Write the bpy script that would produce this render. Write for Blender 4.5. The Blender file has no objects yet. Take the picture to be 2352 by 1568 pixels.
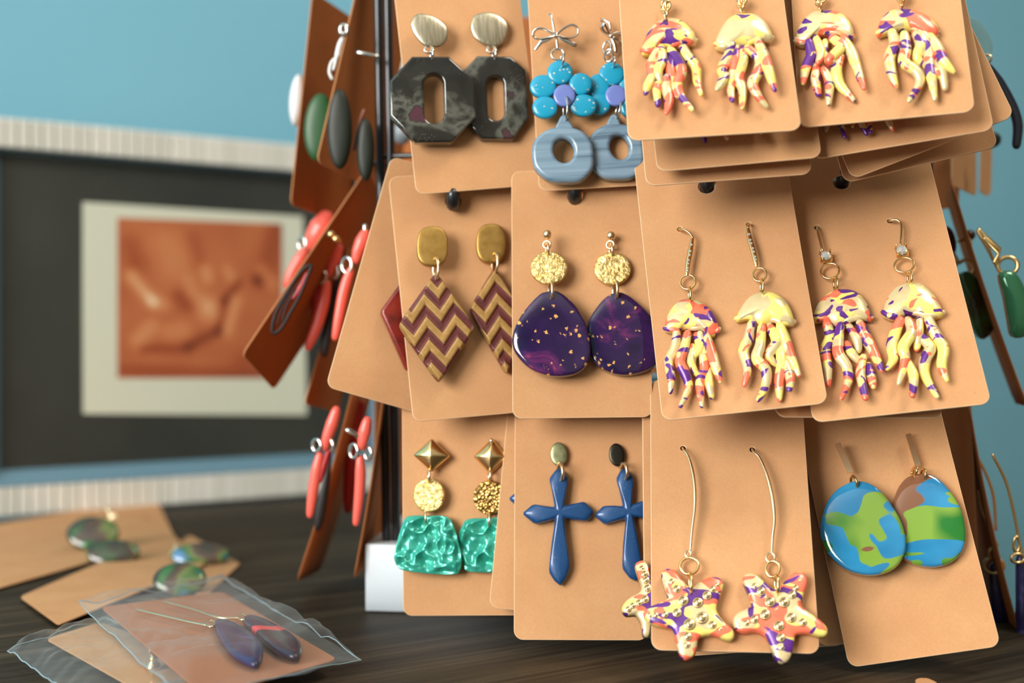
import bpy, math, random
from mathutils import Vector, Matrix, noise
from mathutils.geometry import tessellate_polygon
scene = bpy.context.scene
COL = scene.collection
PI = math.pi
random.seed(4)

# ------------------------------------------------------------------ camera, light, exposure
F = 2981.0                      # focal length in pixels of the 2352 wide frame
CAMZ = 0.104                    # camera height above the table top (table top is z = 0)
cam_d = bpy.data.cameras.new('camera'); cam = bpy.data.objects.new('camera', cam_d); COL.objects.link(cam)
cam_d.sensor_width = 36.0; cam_d.lens = F / 2352 * 36.0
cam_d.clip_start = 0.02; cam_d.clip_end = 20
cam.location = (0, 0, CAMZ); cam.rotation_euler = (PI / 2, 0, 0)
cam_d.dof.use_dof = True; cam_d.dof.focus_distance = 0.420; cam_d.dof.aperture_fstop = 6.3
scene.camera = cam

UX, UY = 0.8211, 0.5708         # direction along the back wall
P0 = Vector((-0.3045, 0.772, 0))
def RM(a, b, z=0.0):            # room coordinates: a along the back wall, b towards it
    return Vector((P0.x + a * UX - b * UY, P0.y + a * UY + b * UX, z))
ROOM_ANG = math.atan2(UY, UX)

w = bpy.data.worlds.new('world'); scene.world = w; w.use_nodes = True
w.node_tree.nodes['Background'].inputs[0].default_value = (0.75, 0.85, 1.0, 1)
w.node_tree.nodes['Background'].inputs[1].default_value = 0.6

def area(name, loc, target, sx, sy, power, color):
    l = bpy.data.lights.new(name, 'AREA'); l.shape = 'RECTANGLE'; l.size = sx; l.size_y = sy
    l.energy = power; l.color = color
    o = bpy.data.objects.new(name, l); COL.objects.link(o)
    o.location = loc
    o.rotation_euler = (Vector(target) - Vector(loc)).to_track_quat('-Z', 'Y').to_euler()
    return o
win_c = RM(-1.93, -1.0, 0.72)
area('window_daylight', win_c, RM(0, -1.0, 0.72), 1.16, 1.16, 68, (1.0, 0.95, 0.89))
area('added_ceiling_fill', RM(0.35, -1.25, 1.50), RM(0.35, -1.25, 0.0), 0.5, 0.5, 12, (1.0, 0.92, 0.80))  # unseen overhead panel, added as warm fill

scene.view_settings.view_transform = 'Standard'
scene.view_settings.look = 'None'
scene.view_settings.gamma = 1.0
scene.view_settings.exposure = 0.20
scene.view_settings.use_curve_mapping = False

# ------------------------------------------------------------------ materials
def lin(c):
    return tuple(((x / 255) / 12.92 if x / 255 <= 0.04045 else ((x / 255 + 0.055) / 1.055) ** 2.4) for x in c) + (1.0,)
class Mat:
    def __init__(s, name, rough=0.5, metal=0.0, **kw):
        s.m = bpy.data.materials.new(name); s.m.use_nodes = True
        s.t = s.m.node_tree; s.b = s.t.nodes['Principled BSDF']
        s.b.inputs['Roughness'].default_value = rough; s.b.inputs['Metallic'].default_value = metal
        for k, v in kw.items():
            s.b.inputs[k.replace('_', ' ')].default_value = v
    def n(s, t, **kw):
        x = s.t.nodes.new(t)
        for k, v in kw.items(): setattr(x, k, v)
        return x
    def l(s, a, b): s.t.links.new(a, b)
    def coord(s, scale=(1, 1, 1), rot=(0, 0, 0), rnd=0.0):
        tc = s.n('ShaderNodeTexCoord'); mp = s.n('ShaderNodeMapping')
        mp.inputs['Scale'].default_value = scale; mp.inputs['Rotation'].default_value = rot
        s.l(tc.outputs['Object'], mp.inputs['Vector'])
        if rnd:
            oi = s.n('ShaderNodeObjectInfo'); mu = s.n('ShaderNodeVectorMath', operation='SCALE')
            mu.inputs[0].default_value = (rnd, rnd * 0.7, rnd * 0.37); s.l(oi.outputs['Random'], mu.inputs['Scale'])
            ad = s.n('ShaderNodeVectorMath', operation='ADD')
            s.l(mp.outputs[0], ad.inputs[0]); s.l(mu.outputs[0], ad.inputs[1])
            return ad.outputs[0]
        return mp.outputs[0]
    def noise(s, v, scale, detail=3, rough=0.5, dist=0.0):
        x = s.n('ShaderNodeTexNoise'); x.inputs['Scale'].default_value = scale; x.inputs['Detail'].default_value = detail
        x.inputs['Roughness'].default_value = rough; x.inputs['Distortion'].default_value = dist
        s.l(v, x.inputs['Vector']); return x.outputs['Fac']
    def voro(s, v, scale, feature='F1', out='Distance', rand=1.0):
        x = s.n('ShaderNodeTexVoronoi', feature=feature); x.inputs['Scale'].default_value = scale
        x.inputs['Randomness'].default_value = rand
        s.l(v, x.inputs['Vector']); return x.outputs[out]
    def ramp(s, f, stops, interp='LINEAR'):
        x = s.n('ShaderNodeValToRGB'); x.color_ramp.interpolation = interp
        e = x.color_ramp.elements
        while len(e) < len(stops): e.new(0.5)
        for i, (p, c) in enumerate(stops):
            e[i].position = p; e[i].color = lin(c) if not isinstance(c, (int, float)) else (c, c, c, 1)
        s.l(f, x.inputs[0]); return x.outputs[0]
    def mix(s, f, a, b, mode='MIX'):
        x = s.n('ShaderNodeMix', data_type='RGBA', blend_type=mode)
        if isinstance(f, float): x.inputs[0].default_value = f
        else: s.l(f, x.inputs[0])
        for i, v in ((6, a), (7, b)):
            if isinstance(v, tuple): x.inputs[i].default_value = lin(v)
            else: s.l(v, x.inputs[i])
        return x.outputs[2]
    def col(s, v):
        if isinstance(v, tuple): s.b.inputs['Base Color'].default_value = lin(v)
        else: s.l(v, s.b.inputs['Base Color'])
        return s
    def bump(s, f, strength=0.3, dist=0.0005):
        x = s.n('ShaderNodeBump'); x.inputs['Strength'].default_value = strength; x.inputs['Distance'].default_value = dist
        s.l(f, x.inputs['Height']); s.l(x.outputs[0], s.b.inputs['Normal']); return s

def kraft(name, a, b, spk):
    k = Mat(name, 0.85, Specular_IOR_Level=0.2)
    v = k.coord(rnd=3.0)
    base = k.ramp(k.noise(v, 40, 4, 0.6), [(0.3, a), (0.7, b)])
    fib = k.ramp(k.noise(k.coord((1, 0.75, 1), (0, 0, 0.6), 3.0), 1500, 3, 0.7), [(0.35, 0.0), (0.75, 0.22)])
    c = k.mix(fib, base, spk)
    fl = k.ramp(k.voro(k.coord((1, 0.55, 1), (0, 0, 0.4), 3.0), 260), [(0.0, 1.0), (0.055, 0.0)])
    sel = k.ramp(k.noise(v, 170, 1), [(0.60, 0.0), (0.62, 0.55)])
    m2 = k.n('ShaderNodeMath', operation='MULTIPLY'); k.l(fl, m2.inputs[0]); k.l(sel, m2.inputs[1])
    c = k.mix(m2.outputs[0], c, (110, 70, 42))
    k.col(c); k.bump(k.noise(v, 1500, 3, 0.7), 0.25, 0.0001)
    return k.m
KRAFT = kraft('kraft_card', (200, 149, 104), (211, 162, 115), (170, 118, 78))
KRAFT2 = kraft('kraft_card_orange_shade', (172, 104, 58), (182, 112, 64), (140, 80, 42))  # side and rear card shade put into the colour; bagged card is orange-brown itself

def plain(name, c, rough=0.5, metal=0.0, **kw): return Mat(name, rough, metal, **kw).col(c).m
EDGE_K = plain('kraft_cut_edge', (228, 192, 152), 0.8); EDGE_O = plain('orange_shade_cut_edge', (200, 138, 88), 0.8)  # the orange edge has the side cards' shade in its colour
GOLD = plain('polished_gold', (246, 212, 150), 0.24, 1.0)
GOLDW = plain('pale_gold_wire', (252, 228, 186), 0.28, 1.0)
SILVER = plain('silver_metal', (225, 222, 215), 0.15, 1.0)
BLACKM = plain('black_wire', (22, 24, 28), 0.35, 0.0, Coat_Weight=0.5)
WHITEB = plain('white_board', (226, 236, 242), 0.55)
CORAL = plain('coral_clay', (250, 105, 88), 0.35, 0.0, Coat_Weight=0.3)
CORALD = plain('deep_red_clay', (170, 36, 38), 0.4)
CRYSTAL = plain('crystal', (235, 245, 250), 0.02, 0.0, Transmission_Weight=0.6, IOR=1.9)
DARKG = plain('dark_green_resin', (26, 34, 22), 0.5)
WHITEG = plain('white_glaze', (235, 235, 235), 0.3)
INK = plain('black_ink', (22, 17, 16), 0.5)

m = Mat('brushed_champagne', 0.32, 1.0); v = m.coord((3000, 60, 3000), rnd=3.0)
m.col(m.ramp(m.noise(v, 1.0, 2), [(0.35, (176, 166, 140)), (0.65, (226, 216, 190))])).bump(m.noise(v, 1.0, 2), 0.35, 0.0001); CHAMP = m.m
m = Mat('aged_brass', 0.42, 0.85); v = m.coord(rnd=3.0)
m.col(m.ramp(m.noise(v, 260, 5, 0.7), [(0.3, (166, 128, 62)), (0.6, (190, 152, 84))])).bump(m.noise(v, 900, 3), 0.2, 0.0002); BRASS = m.m
m = Mat('green_brass', 0.35, 0.8); v = m.coord(rnd=3.0)
m.col(m.ramp(m.noise(v, 500, 5, 0.7), [(0.3, (120, 130, 92)), (0.6, (160, 160, 120))])); GBRASS = m.m
m = Mat('hammered_gold', 0.30, 0.9); v = m.coord(rnd=3.0)
m.col(m.ramp(m.noise(v, 500, 3), [(0.3, (226, 190, 112)), (0.7, (246, 222, 156))]))
m.bump(m.noise(v, 620, 4, 0.6, 0.6), 0.9, 0.0009); HAMMER = m.m
m = Mat('hammered_dark_gold', 0.28, 1.0); v = m.coord(rnd=3.0)
m.col((196, 154, 88)); m.bump(m.voro(v, 900), 0.9, 0.0006); HAMMERD = m.m

def marble(name, bias=0.0):
    m = Mat(name, 0.34, 0.0, Coat_Weight=0.5, Coat_Roughness=0.15)
    v = m.coord(rnd=9.0)
    base = m.mix(m.ramp(m.noise(v, 120, 2, 0.5, 0.6), [(0.47, 0.0), (0.50, 1.0)]), (246, 228, 124), (232, 212, 160))
    c1 = m.ramp(m.noise(m.coord((1, 1.6, 1), (0.3, 0.2, 0.5), 17.0), 100, 1.0, 0.5, 1.0), [(0.565 - bias, 0.0), (0.572 - bias, 1.0)])
    base = m.mix(c1, base, (255, 124, 92))
    c2 = m.ramp(m.noise(m.coord((1, 1.5, 1), (0.1, 0.7, -0.4), 29.0), 115, 1.0, 0.5, 1.1), [(0.615 - bias, 0.0), (0.622 - bias, 1.0)])
    base = m.mix(c2, base, (98, 44, 138))
    m.col(base); m.bump(m.noise(v, 700, 3), 0.15, 0.0003)
    m.l(m.ramp(m.noise(v, 120, 2, 0.5, 0.6), [(0.47, 0.0), (0.50, 0.30)]), m.b.inputs['Metallic'])
    return m.m
MARB = marble('marbled_clay'); MARBY = marble('marbled_clay_yellow', bias=-0.12); MARBC = marble('marbled_clay_busy', bias=0.03)

def resin(name, stops, scale, dist, speck=True, rough=0.12):
    m = Mat(name, rough, 0.0, Coat_Weight=0.8, Coat_Roughness=0.03)
    v = m.coord(rnd=7.0)
    c = m.ramp(m.noise(v, scale, 4, 0.55, dist), stops)
    if speck:
        s = m.ramp(m.voro(v, 1400), [(0.0, 1.0), (0.10, 1.0), (0.14, 0.0)])
        s2 = m.ramp(m.noise(v, 160, 2), [(0.52, 0.0), (0.60, 0.8)])
        x = m.n('ShaderNodeMath', operation='MULTIPLY'); m.l(s, x.inputs[0]); m.l(s2, x.inputs[1])
        c = m.mix(x.outputs[0], c, (170, 165, 150))
    m.col(c); return m.m
BLACKR = resin('smoky_black_resin', [(0.26, (10, 9, 10)), (0.40, (22, 23, 21)), (0.52, (38, 39, 35)), (0.58, (92, 94, 86)), (0.61, (52, 50, 48)), (0.66, (88, 44, 60)), (0.76, (18, 15, 18))], 48, 0.35)

m = Mat('purple_resin', 0.10, 0.0, Coat_Weight=0.8, Coat_Roughness=0.03); v = m.coord(rnd=5.0)
c = m.ramp(m.noise(v, 75, 4, 0.6, 0.8), [(0.35, (34, 20, 58)), (0.56, (48, 26, 76)), (0.66, (96, 38, 92)), (0.76, (196, 74, 110))])
cell = m.voro(m.coord((1, 1, 0.2), (0, 0, 0.3), 5.0), 620, out='Distance'); cc = m.voro(m.coord((1, 1, 0.2), (0, 0, 0.3), 5.0), 620, out='Color')
sep = m.n('ShaderNodeSeparateColor'); m.l(cc, sep.inputs[0])
jag = m.n('ShaderNodeMath', operation='MULTIPLY_ADD'); m.l(m.noise(v, 1600, 2), jag.inputs[0]); jag.inputs[1].default_value = 0.9; ja2 = m.n('ShaderNodeMath', operation='SUBTRACT'); m.l(cell, ja2.inputs[0]); ja2.inputs[1].default_value = 0.45; m.l(ja2.outputs[0], jag.inputs[2])
edge = m.ramp(jag.outputs[0], [(0.0, 1.0), (0.36, 1.0), (0.38, 0.0)]); pk = m.n('ShaderNodeMath', operation='MULTIPLY_ADD'); m.l(m.noise(v, 130, 2), pk.inputs[0]); pk.inputs[1].default_value = 1.5; m.l(sep.outputs[0], pk.inputs[2])
pick = m.ramp(pk.outputs[0], [(0.0, 0.0), (0.775, 0.0), (0.78, 1.0)])
pk2 = m.n('ShaderNodeMath', operation='MULTIPLY'); m.l(pk.outputs[0], pk2.inputs[0]); pk2.inputs[1].default_value = 0.5; m.l(pk2.outputs[0], pick.node.inputs[0])
x = m.n('ShaderNodeMath', operation='MULTIPLY'); m.l(edge, x.inputs[0]); m.l(pick, x.inputs[1])
band = m.ramp(m.noise(m.coord((1, 1, 1), (0, 0, 0.6), 5.0), 900, 3), [(0.50, 0.0), (0.53, 1.0)])
c = m.mix(x.outputs[0], c, (226, 172, 96)); m.col(c); PURPLE = m.m

m = Mat('teal_pearl', 0.24, 0.35, Coat_Weight=0.6); v = m.coord(rnd=3.0)
m.col(m.ramp(m.noise(v, 120, 3), [(0.3, (30, 158, 136)), (0.7, (78, 198, 174))])); TEAL = m.m
m = Mat('turquoise_clay', 0.28, 0.0, Coat_Weight=0.4); v = m.coord(rnd=3.0)
s1 = m.ramp(m.voro(v, 620), [(0.0, 1.0), (0.20, 1.0), (0.25, 0.0)]); s2 = m.ramp(m.noise(v, 300, 1), [(0.54, 0.0), (0.56, 0.8)])
x = m.n('ShaderNodeMath', operation='MULTIPLY'); m.l(s1, x.inputs[0]); m.l(s2, x.inputs[1])
m.col(m.mix(x.outputs[0], (22, 158, 196), (225, 215, 185))); TURQ = m.m
m = Mat('lavender_clay', 0.3, 0.0, Coat_Weight=0.4); m.col((112, 130, 200)); LAV = m.m
m = Mat('streaked_grey_clay', 0.3, 0.0, Coat_Weight=0.4); v = m.coord((12, 300, 12), rnd=5.0)
m.col(m.ramp(m.noise(v, 1.0, 3, 0.6, 0.3), [(0.30, (70, 92, 112)), (0.42, (112, 140, 160)), (0.7, (140, 166, 184))])); GREYC = m.m
m = Mat('blue_pearl_clay', 0.32, 0.1, Coat_Weight=0.4); v = m.coord(rnd=3.0)
c = m.mix(m.ramp(m.noise(v, 2200, 4, 0.7), [(0.62, 0.0), (0.72, 0.6)]), (22, 72, 124), (150, 190, 200)); m.col(c); BLUEC = m.m
m = Mat('dark_red_clay', 0.35, 0.0, Coat_Weight=0.4); v = m.coord(rnd=3.0)
m.col(m.ramp(m.noise(v, 200, 4), [(0.3, (92, 22, 18)), (0.7, (150, 44, 30))])); REDC = m.m
def swirl(nm, th_):
    m = Mat(nm, 0.08, 0.0, Coat_Weight=0.9, Coat_Roughness=0.02); v = m.coord((0.8, 1.15, 0.3), (0, 0, 0.4), rnd=5.0)
    c = m.ramp(m.noise(v, 60, 2), [(0.35, (40, 128, 178)), (0.65, (58, 156, 206))])
    gr = m.ramp(m.noise(m.coord((1, 1, .3), (0, 0, 1.1), 3.0), 62, 1), [(0.42, (36, 120, 46)), (0.56, (132, 170, 66))])
    c = m.mix(m.ramp(m.noise(v, 62, 1, 0.4, 1.2), [(0.525, 0.0), (0.535, 1.0)]), c, gr)
    c = m.mix(m.ramp(m.noise(m.coord((0.7, 1.5, .3), (0, 0, -0.3), 11.0), 56, 1, 0.4, 0.6), [(th_, 0.0), (th_ + 0.015, 1.0)]), c, (134, 92, 66))
    m.col(c); return m.m
SWIRL = swirl('swirl_resin', 0.60); SWIRLB = swirl('brown_swirl_resin', 0.47)
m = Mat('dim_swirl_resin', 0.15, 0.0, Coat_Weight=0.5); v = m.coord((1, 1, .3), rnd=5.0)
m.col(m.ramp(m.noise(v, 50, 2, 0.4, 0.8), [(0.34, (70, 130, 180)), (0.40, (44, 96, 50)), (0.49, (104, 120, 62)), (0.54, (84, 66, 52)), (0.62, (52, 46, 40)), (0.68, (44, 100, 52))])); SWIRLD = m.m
m = Mat('olive_resin', 0.12, 0.0, Coat_Weight=0.8); v = m.coord((1, 1, 1), rnd=5.0)
m.col(m.ramp(m.noise(v, 90, 3, 0.5, 0.8), [(0.3, (20, 28, 22)), (0.5, (58, 84, 36)), (0.62, (40, 110, 60)), (0.75, (110, 110, 50))])); OLIVE = m.m
m = Mat('indigo_resin', 0.28, 0.0, Coat_Weight=0.2); v = m.coord(rnd=5.0)
m.col(m.ramp(m.noise(v, 160, 4, 0.6), [(0.3, (24, 22, 52)), (0.6, (48, 44, 96)), (0.75, (90, 84, 150))])); INDIGO = m.m
m = Mat('indigo_coral_resin', 0.28, 0.0, Coat_Weight=0.2)
v = m.coord(); sx = m.n('ShaderNodeSeparateXYZ'); m.l(v, sx.inputs[0])
ab = m.n('ShaderNodeMath', operation='ABSOLUTE'); m.l(sx.outputs[1], ab.inputs[0])
ad = m.n('ShaderNodeMath', operation='MULTIPLY_ADD'); m.l(ab.outputs[0], ad.inputs[0]); ad.inputs[1].default_value = 0.8; m.l(sx.outputs[0], ad.inputs[2])
sc = m.n('ShaderNodeMath', operation='MULTIPLY_ADD'); m.l(ad.outputs[0], sc.inputs[0]); sc.inputs[1].default_value = 40.0; sc.inputs[2].default_value = 0.5
m.col(m.ramp(sc.outputs[0], [(0.0, (40, 32, 70)), (0.52, (230, 62, 74)), (0.80, (38, 22, 46))], 'CONSTANT')); CHEVR = m.m

# chevron relief: pattern from object coordinates
m = Mat('chevron_clay', 0.38, 0.1, Coat_Weight=0.3); at = m.n('ShaderNodeAttribute'); at.attribute_name = 'stripe'
v = m.coord(rnd=3.0)
g = m.ramp(m.noise(v, 300, 4, 0.7), [(0.3, (150, 112, 58)), (0.7, (186, 146, 84))]); r_ = m.ramp(m.noise(v, 300, 4, 0.7), [(0.3, (82, 34, 36)), (0.7, (112, 52, 48))])
m.col(m.mix(m.ramp(at.outputs['Fac'], [(0.42, 0.0), (0.55, 1.0)]), r_, g)); CHEV = m.m

m = Mat('blue_wall', 0.9); v = m.coord(); m.col(m.ramp(m.noise(v, 3, 2), [(0.3, (124, 190, 214)), (0.7, (129, 194, 217))])).bump(m.noise(v, 260, 3), 0.15, 0.001); WALL = m.m
WALLW = plain('warm_grey_wall', (150, 138, 124), 0.9)
CEIL = plain('white_ceiling', (225, 222, 215), 0.9)
m = Mat('floor_boards', 0.6); v = m.coord((2, 24, 2)); m.col(m.ramp(m.noise(v, 1.5, 4), [(0.3, (90, 70, 52)), (0.7, (128, 102, 78))])); FLOORM = m.m
m = Mat('dark_wood', 0.55, Specular_IOR_Level=0.14); v = m.coord((3, 90, 20), rnd=0)
g1 = m.noise(v, 1.0, 6, 0.65, 0.3); v2 = m.coord((12, 420, 50)); g2 = m.noise(v2, 1.0, 4, 0.7)
c = m.ramp(g1, [(0.30, (40, 32, 22)), (0.52, (66, 55, 40)), (0.70, (92, 78, 58))])
c = m.mix(m.ramp(g2, [(0.35, 0.75), (0.6, 0.0)]), c, (28, 22, 16)); m.col(c); m.bump(g2, 0.25, 0.0004); WOOD = m.m
def film(refl=0.32, base=0.02):
    m = bpy.data.materials.new('clear_plastic_film'); m.use_nodes = True; t = m.node_tree; t.nodes.clear()
    o = t.nodes.new('ShaderNodeOutputMaterial'); mx = t.nodes.new('ShaderNodeMixShader'); tr = t.nodes.new('ShaderNodeBsdfTransparent')
    gl = t.nodes.new('ShaderNodeBsdfPrincipled'); gl.inputs['Base Color'].default_value = (0.75, 0.82, 0.85, 1); gl.inputs['Roughness'].default_value = 0.10
    fr = t.nodes.new('ShaderNodeLayerWeight'); pw = t.nodes.new('ShaderNodeMath'); pw.operation = 'POWER'; pw.inputs[1].default_value = 5.0; t.links.new(fr.outputs['Facing'], pw.inputs[0])
    ad = t.nodes.new('ShaderNodeMath'); ad.operation = 'MULTIPLY_ADD'; ad.inputs[1].default_value = refl; ad.inputs[2].default_value = base
    tr.inputs[0].default_value = (0.97, 0.98, 0.98, 1)
    t.links.new(pw.outputs[0], ad.inputs[0]); t.links.new(ad.outputs[0], mx.inputs[0])
    t.links.new(tr.outputs[0], mx.inputs[1]); t.links.new(gl.outputs[0], mx.inputs[2]); t.links.new(mx.outputs[0], o.inputs[0])
    return m
FILM = film()
m = Mat('picture_glass', 0.02, 0.0, Transmission_Weight=1.0, IOR=1.02); m.col((255, 255, 255)); GLASS = m.m

# ------------------------------------------------------------------ mesh helpers
def mkobj(name, verts, faces, mat, parent=None, mw=None, smooth=True, flat=()):
    me = bpy.data.meshes.new(name); me.from_pydata([tuple(v) for v in verts], [], faces)
    me.materials.append(mat)
    if smooth:
        sm = [True] * len(me.polygons)
        for i in flat: sm[i] = False
        me.polygons.foreach_set('use_smooth', sm)
    o = bpy.data.objects.new(name, me); COL.objects.link(o)
    if parent is not None: o.parent = parent
    if mw is not None: o.matrix_world = mw
    return o
def tag(o, label=None, cat=None, group=None, kind=None):
    if label: o['label'] = label
    if cat: o['category'] = cat
    if group: o['group'] = group
    if kind: o['kind'] = kind
    return o
def catmull(pts, k=4, closed=True):
    n = len(pts); out = []
    rng = range(n) if closed else range(n - 1)
    for i in rng:
        if closed: p = [Vector(pts[(i + j - 1) % n]) for j in range(4)]
        else: p = [Vector(pts[min(max(i + j - 1, 0), n - 1)]) for j in range(4)]
        for q in range(k):
            t = q / k
            out.append(0.5 * ((2 * p[1]) + (-p[0] + p[2]) * t + (2 * p[0] - 5 * p[1] + 4 * p[2] - p[3]) * t * t + (-p[0] + 3 * p[1] - 3 * p[2] + p[3]) * t ** 3))
    if not closed: out.append(Vector(pts[-1]))
    return out
def ell(cx, cy, rx, ry, n=32, rot=0.0, p=2.0):
    o = []
    for i in range(n):
        a = 2 * PI * i / n; c, s = math.cos(a), math.sin(a)
        x = rx * math.copysign(abs(c) ** (2 / p), c); y = ry * math.copysign(abs(s) ** (2 / p), s)
        o.append((cx + x * math.cos(rot) - y * math.sin(rot), cy + x * math.sin(rot) + y * math.cos(rot)))
    return o
def area2(l): return sum(l[i][0] * l[(i + 1) % len(l)][1] - l[(i + 1) % len(l)][0] * l[i][1] for i in range(len(l))) / 2
def inset(l, d):                # l counter-clockwise: positive d moves inwards
    n = len(l); o = []
    for i in range(n):
        a, b, c = Vector(l[i - 1][:2]), Vector(l[i][:2]), Vector(l[(i + 1) % n][:2])
        e = (b - a); f = (c - b)
        if e.length < 1e-9: e = f
        if f.length < 1e-9: f = e
        e.normalize(); f.normalize(); nn = Vector((-(e.y + f.y), e.x + f.x))
        if nn.length < 1e-6: nn = Vector((-e.y, e.x))
        nn.normalize(); k = d / max(0.5, nn.dot(Vector((-e.y, e.x))))
        o.append((b.x + nn.x * k, b.y + nn.y * k))
    return o
def plate(outer, holes, z0, z1, bev):
    """flat slab with holes and a rounded front edge, in local metres"""
    V, Fc, flat = [], [], []
    if area2(outer) < 0: outer = outer[::-1]
    holes = [h if area2(h) < 0 else h[::-1] for h in holes]
    loops = [outer] + holes; fronts, backs = [], []
    prof = [(0, z0), (0, z1 - bev)] + [(bev * (1 - math.cos(a)), z1 - bev + bev * math.sin(a)) for a in (PI / 6, PI / 3, PI / 2)] if bev > 0 else [(0, z0), (0, z1)]
    for L in loops:
        n = len(L); rings = []
        for d, z in prof:
            base = len(V); V += [(x, y, z) for x, y in (inset(L, d) if d else [p[:2] for p in L])]; rings.append(base)
        for a, b in zip(rings, rings[1:]):
            for i in range(n):
                j = (i + 1) % n; Fc.append((a + i, a + j, b + j, b + i))
        backs.append((rings[0], n)); fronts.append((rings[-1], n))
    for S, flip in ((fronts, False), (backs, True)):
        idx = [b + i for b, n in S for i in range(n)]
        tris = tessellate_polygon([[Vector((V[b + i][0], V[b + i][1], 0)) for i in range(n)] for b, n in S])
        for t in tris:
            a, b, c = (idx[t[0]], idx[t[1]], idx[t[2]])
            ar = (V[b][0] - V[a][0]) * (V[c][1] - V[a][1]) - (V[c][0] - V[a][0]) * (V[b][1] - V[a][1])
            if (ar < 0) != flip: b, c = c, b
            flat.append(len(Fc)); Fc.append((a, b, c))
    return V, Fc, flat
def dome(outline, c, z0, zs, H, p=2.2, rings=9, disp=None, back=True):
    """rounded cushion over a star-shaped outline; zs = height of the straight side"""
    if area2(outline) < 0: outline = outline[::-1]
    n = len(outline); V = [(x[0], x[1], z0) for x in outline]; Fc = []
    S = [1 - (k / rings) ** 1.6 for k in range(rings)]
    for s in S:
        h = zs + (H - zs) * (1 - s ** p) ** (1 / p)
        for x in outline:
            px, py = c[0] + (x[0] - c[0]) * s, c[1] + (x[1] - c[1]) * s
            V.append((px, py, z0 + h + (disp(px, py, s) if disp else 0)))
    for r in range(rings):
        a, b = r * n, (r + 1) * n
        for i in range(n):
            j = (i + 1) % n; Fc.append((a + i, a + j, b + j, b + i))
    V.append((c[0], c[1], z0 + H + (disp(c[0], c[1], 0) if disp else 0))); t = len(V) - 1; a = rings * n
    for i in range(n): Fc.append((a + i, a + (i + 1) % n, t))
    if back: Fc.append(tuple(range(n - 1, -1, -1)))
    return V, Fc
def tube(path, radii, seg=8, closed=False, flat=1.0, up=None):
    """tube along 3-D points; flat squeezes it along the local normal of the card (z)"""
    pts = [Vector(p) for p in path]; n = len(pts)
    if isinstance(radii, (int, float)): radii = [radii] * n
    V, Fc = [], []
    if closed: tg = [(pts[(i + 1) % n] - pts[i - 1]).normalized() for i in range(n)]
    else: tg = [(pts[min(i + 1, n - 1)] - pts[max(i - 1, 0)]).normalized() for i in range(n)]
    ref = Vector((0, 0, 1)) if up is None else Vector(up)
    if abs(tg[0].dot(ref)) > 0.95: ref = Vector((1, 0, 0)) if up is None else Vector((0, 1, 0))
    nrm = (ref - tg[0] * ref.dot(tg[0])).normalized(); frames = []
    for t in tg:
        nrm = nrm - t * nrm.dot(t)
        if nrm.length < 1e-6: nrm = t.orthogonal()
        nrm.normalize(); frames.append((nrm.copy(), t.cross(nrm)))
    def ringv(c, f, r):
        b = len(V)
        for k in range(seg):
            a = 2 * PI * k / seg; V.append(c + f[0] * (math.cos(a) * r * flat) + f[1] * (math.sin(a) * r))
        return b
    R = []
    if not closed:
        for a in (75, 45):
            s = math.sin(math.radians(a)); R.append(ringv(pts[0] - tg[0] * radii[0] * s, frames[0], radii[0] * math.cos(math.radians(a))))
    for c, f, r in zip(pts, frames, radii): R.append(ringv(c, f, r))
    if not closed:
        for a in (45, 75):
            s = math.sin(math.radians(a)); R.append(ringv(pts[-1] + tg[-1] * radii[-1] * s, frames[-1], radii[-1] * math.cos(math.radians(a))))
    pairs = list(zip(R, R[1:])) + ([(R[-1], R[0])] if closed else [])
    off = 0
    for a, b in pairs:
        sh = 0
        if closed and b == R[0]:
            sh = min(range(seg), key=lambda q: (V[b + q] - V[a]).length)
        for k in range(seg): Fc.append((a + k, a + (k + 1) % seg, b + (k + 1 + sh) % seg, b + (k + sh) % seg))
    if not closed:
        Fc.append(tuple(R[0] + k for k in range(seg - 1, -1, -1))); Fc.append(tuple(R[-1] + k for k in range(seg)))
    return V, Fc
def join(parts):
    V, Fc = [], []
    for v, f in parts:
        b = len(V); V += list(v); Fc += [tuple(i + b for i in x) for x in f]
    return V, Fc
def box(x0, x1, y0, y1, z0, z1):
    V = [(x, y, z) for z in (z0, z1) for x, y in ((x0, y0), (x1, y0), (x1, y1), (x0, y1))]
    return V, [(3, 2, 1, 0), (4, 5, 6, 7), (0, 1, 5, 4), (1, 2, 6, 5), (2, 3, 7, 6), (3, 0, 4, 7)]
def ballm(c, r, n=10, sq=(1, 1, 1)):
    V, Fc = [], []
    for i in range(1, n):
        a = PI * i / n
        for j in range(n * 2):
            b = PI * j / n; V.append((c[0] + r * sq[0] * math.sin(a) * math.cos(b), c[1] + r * sq[1] * math.sin(a) * math.sin(b), c[2] + r * sq[2] * math.cos(a)))
    N = n * 2
    for i in range(n - 2):
        for j in range(N): Fc.append((i * N + j, (i + 1) * N + j, (i + 1) * N + (j + 1) % N, i * N + (j + 1) % N))
    V.append((c[0], c[1], c[2] + r * sq[2])); V.append((c[0], c[1], c[2] - r * sq[2])); t, b = len(V) - 2, len(V) - 1
    for j in range(N): Fc.append((t, j, (j + 1) % N)); Fc.append((b, (n - 2) * N + (j + 1) % N, (n - 2) * N + j))
    return V, Fc

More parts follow.
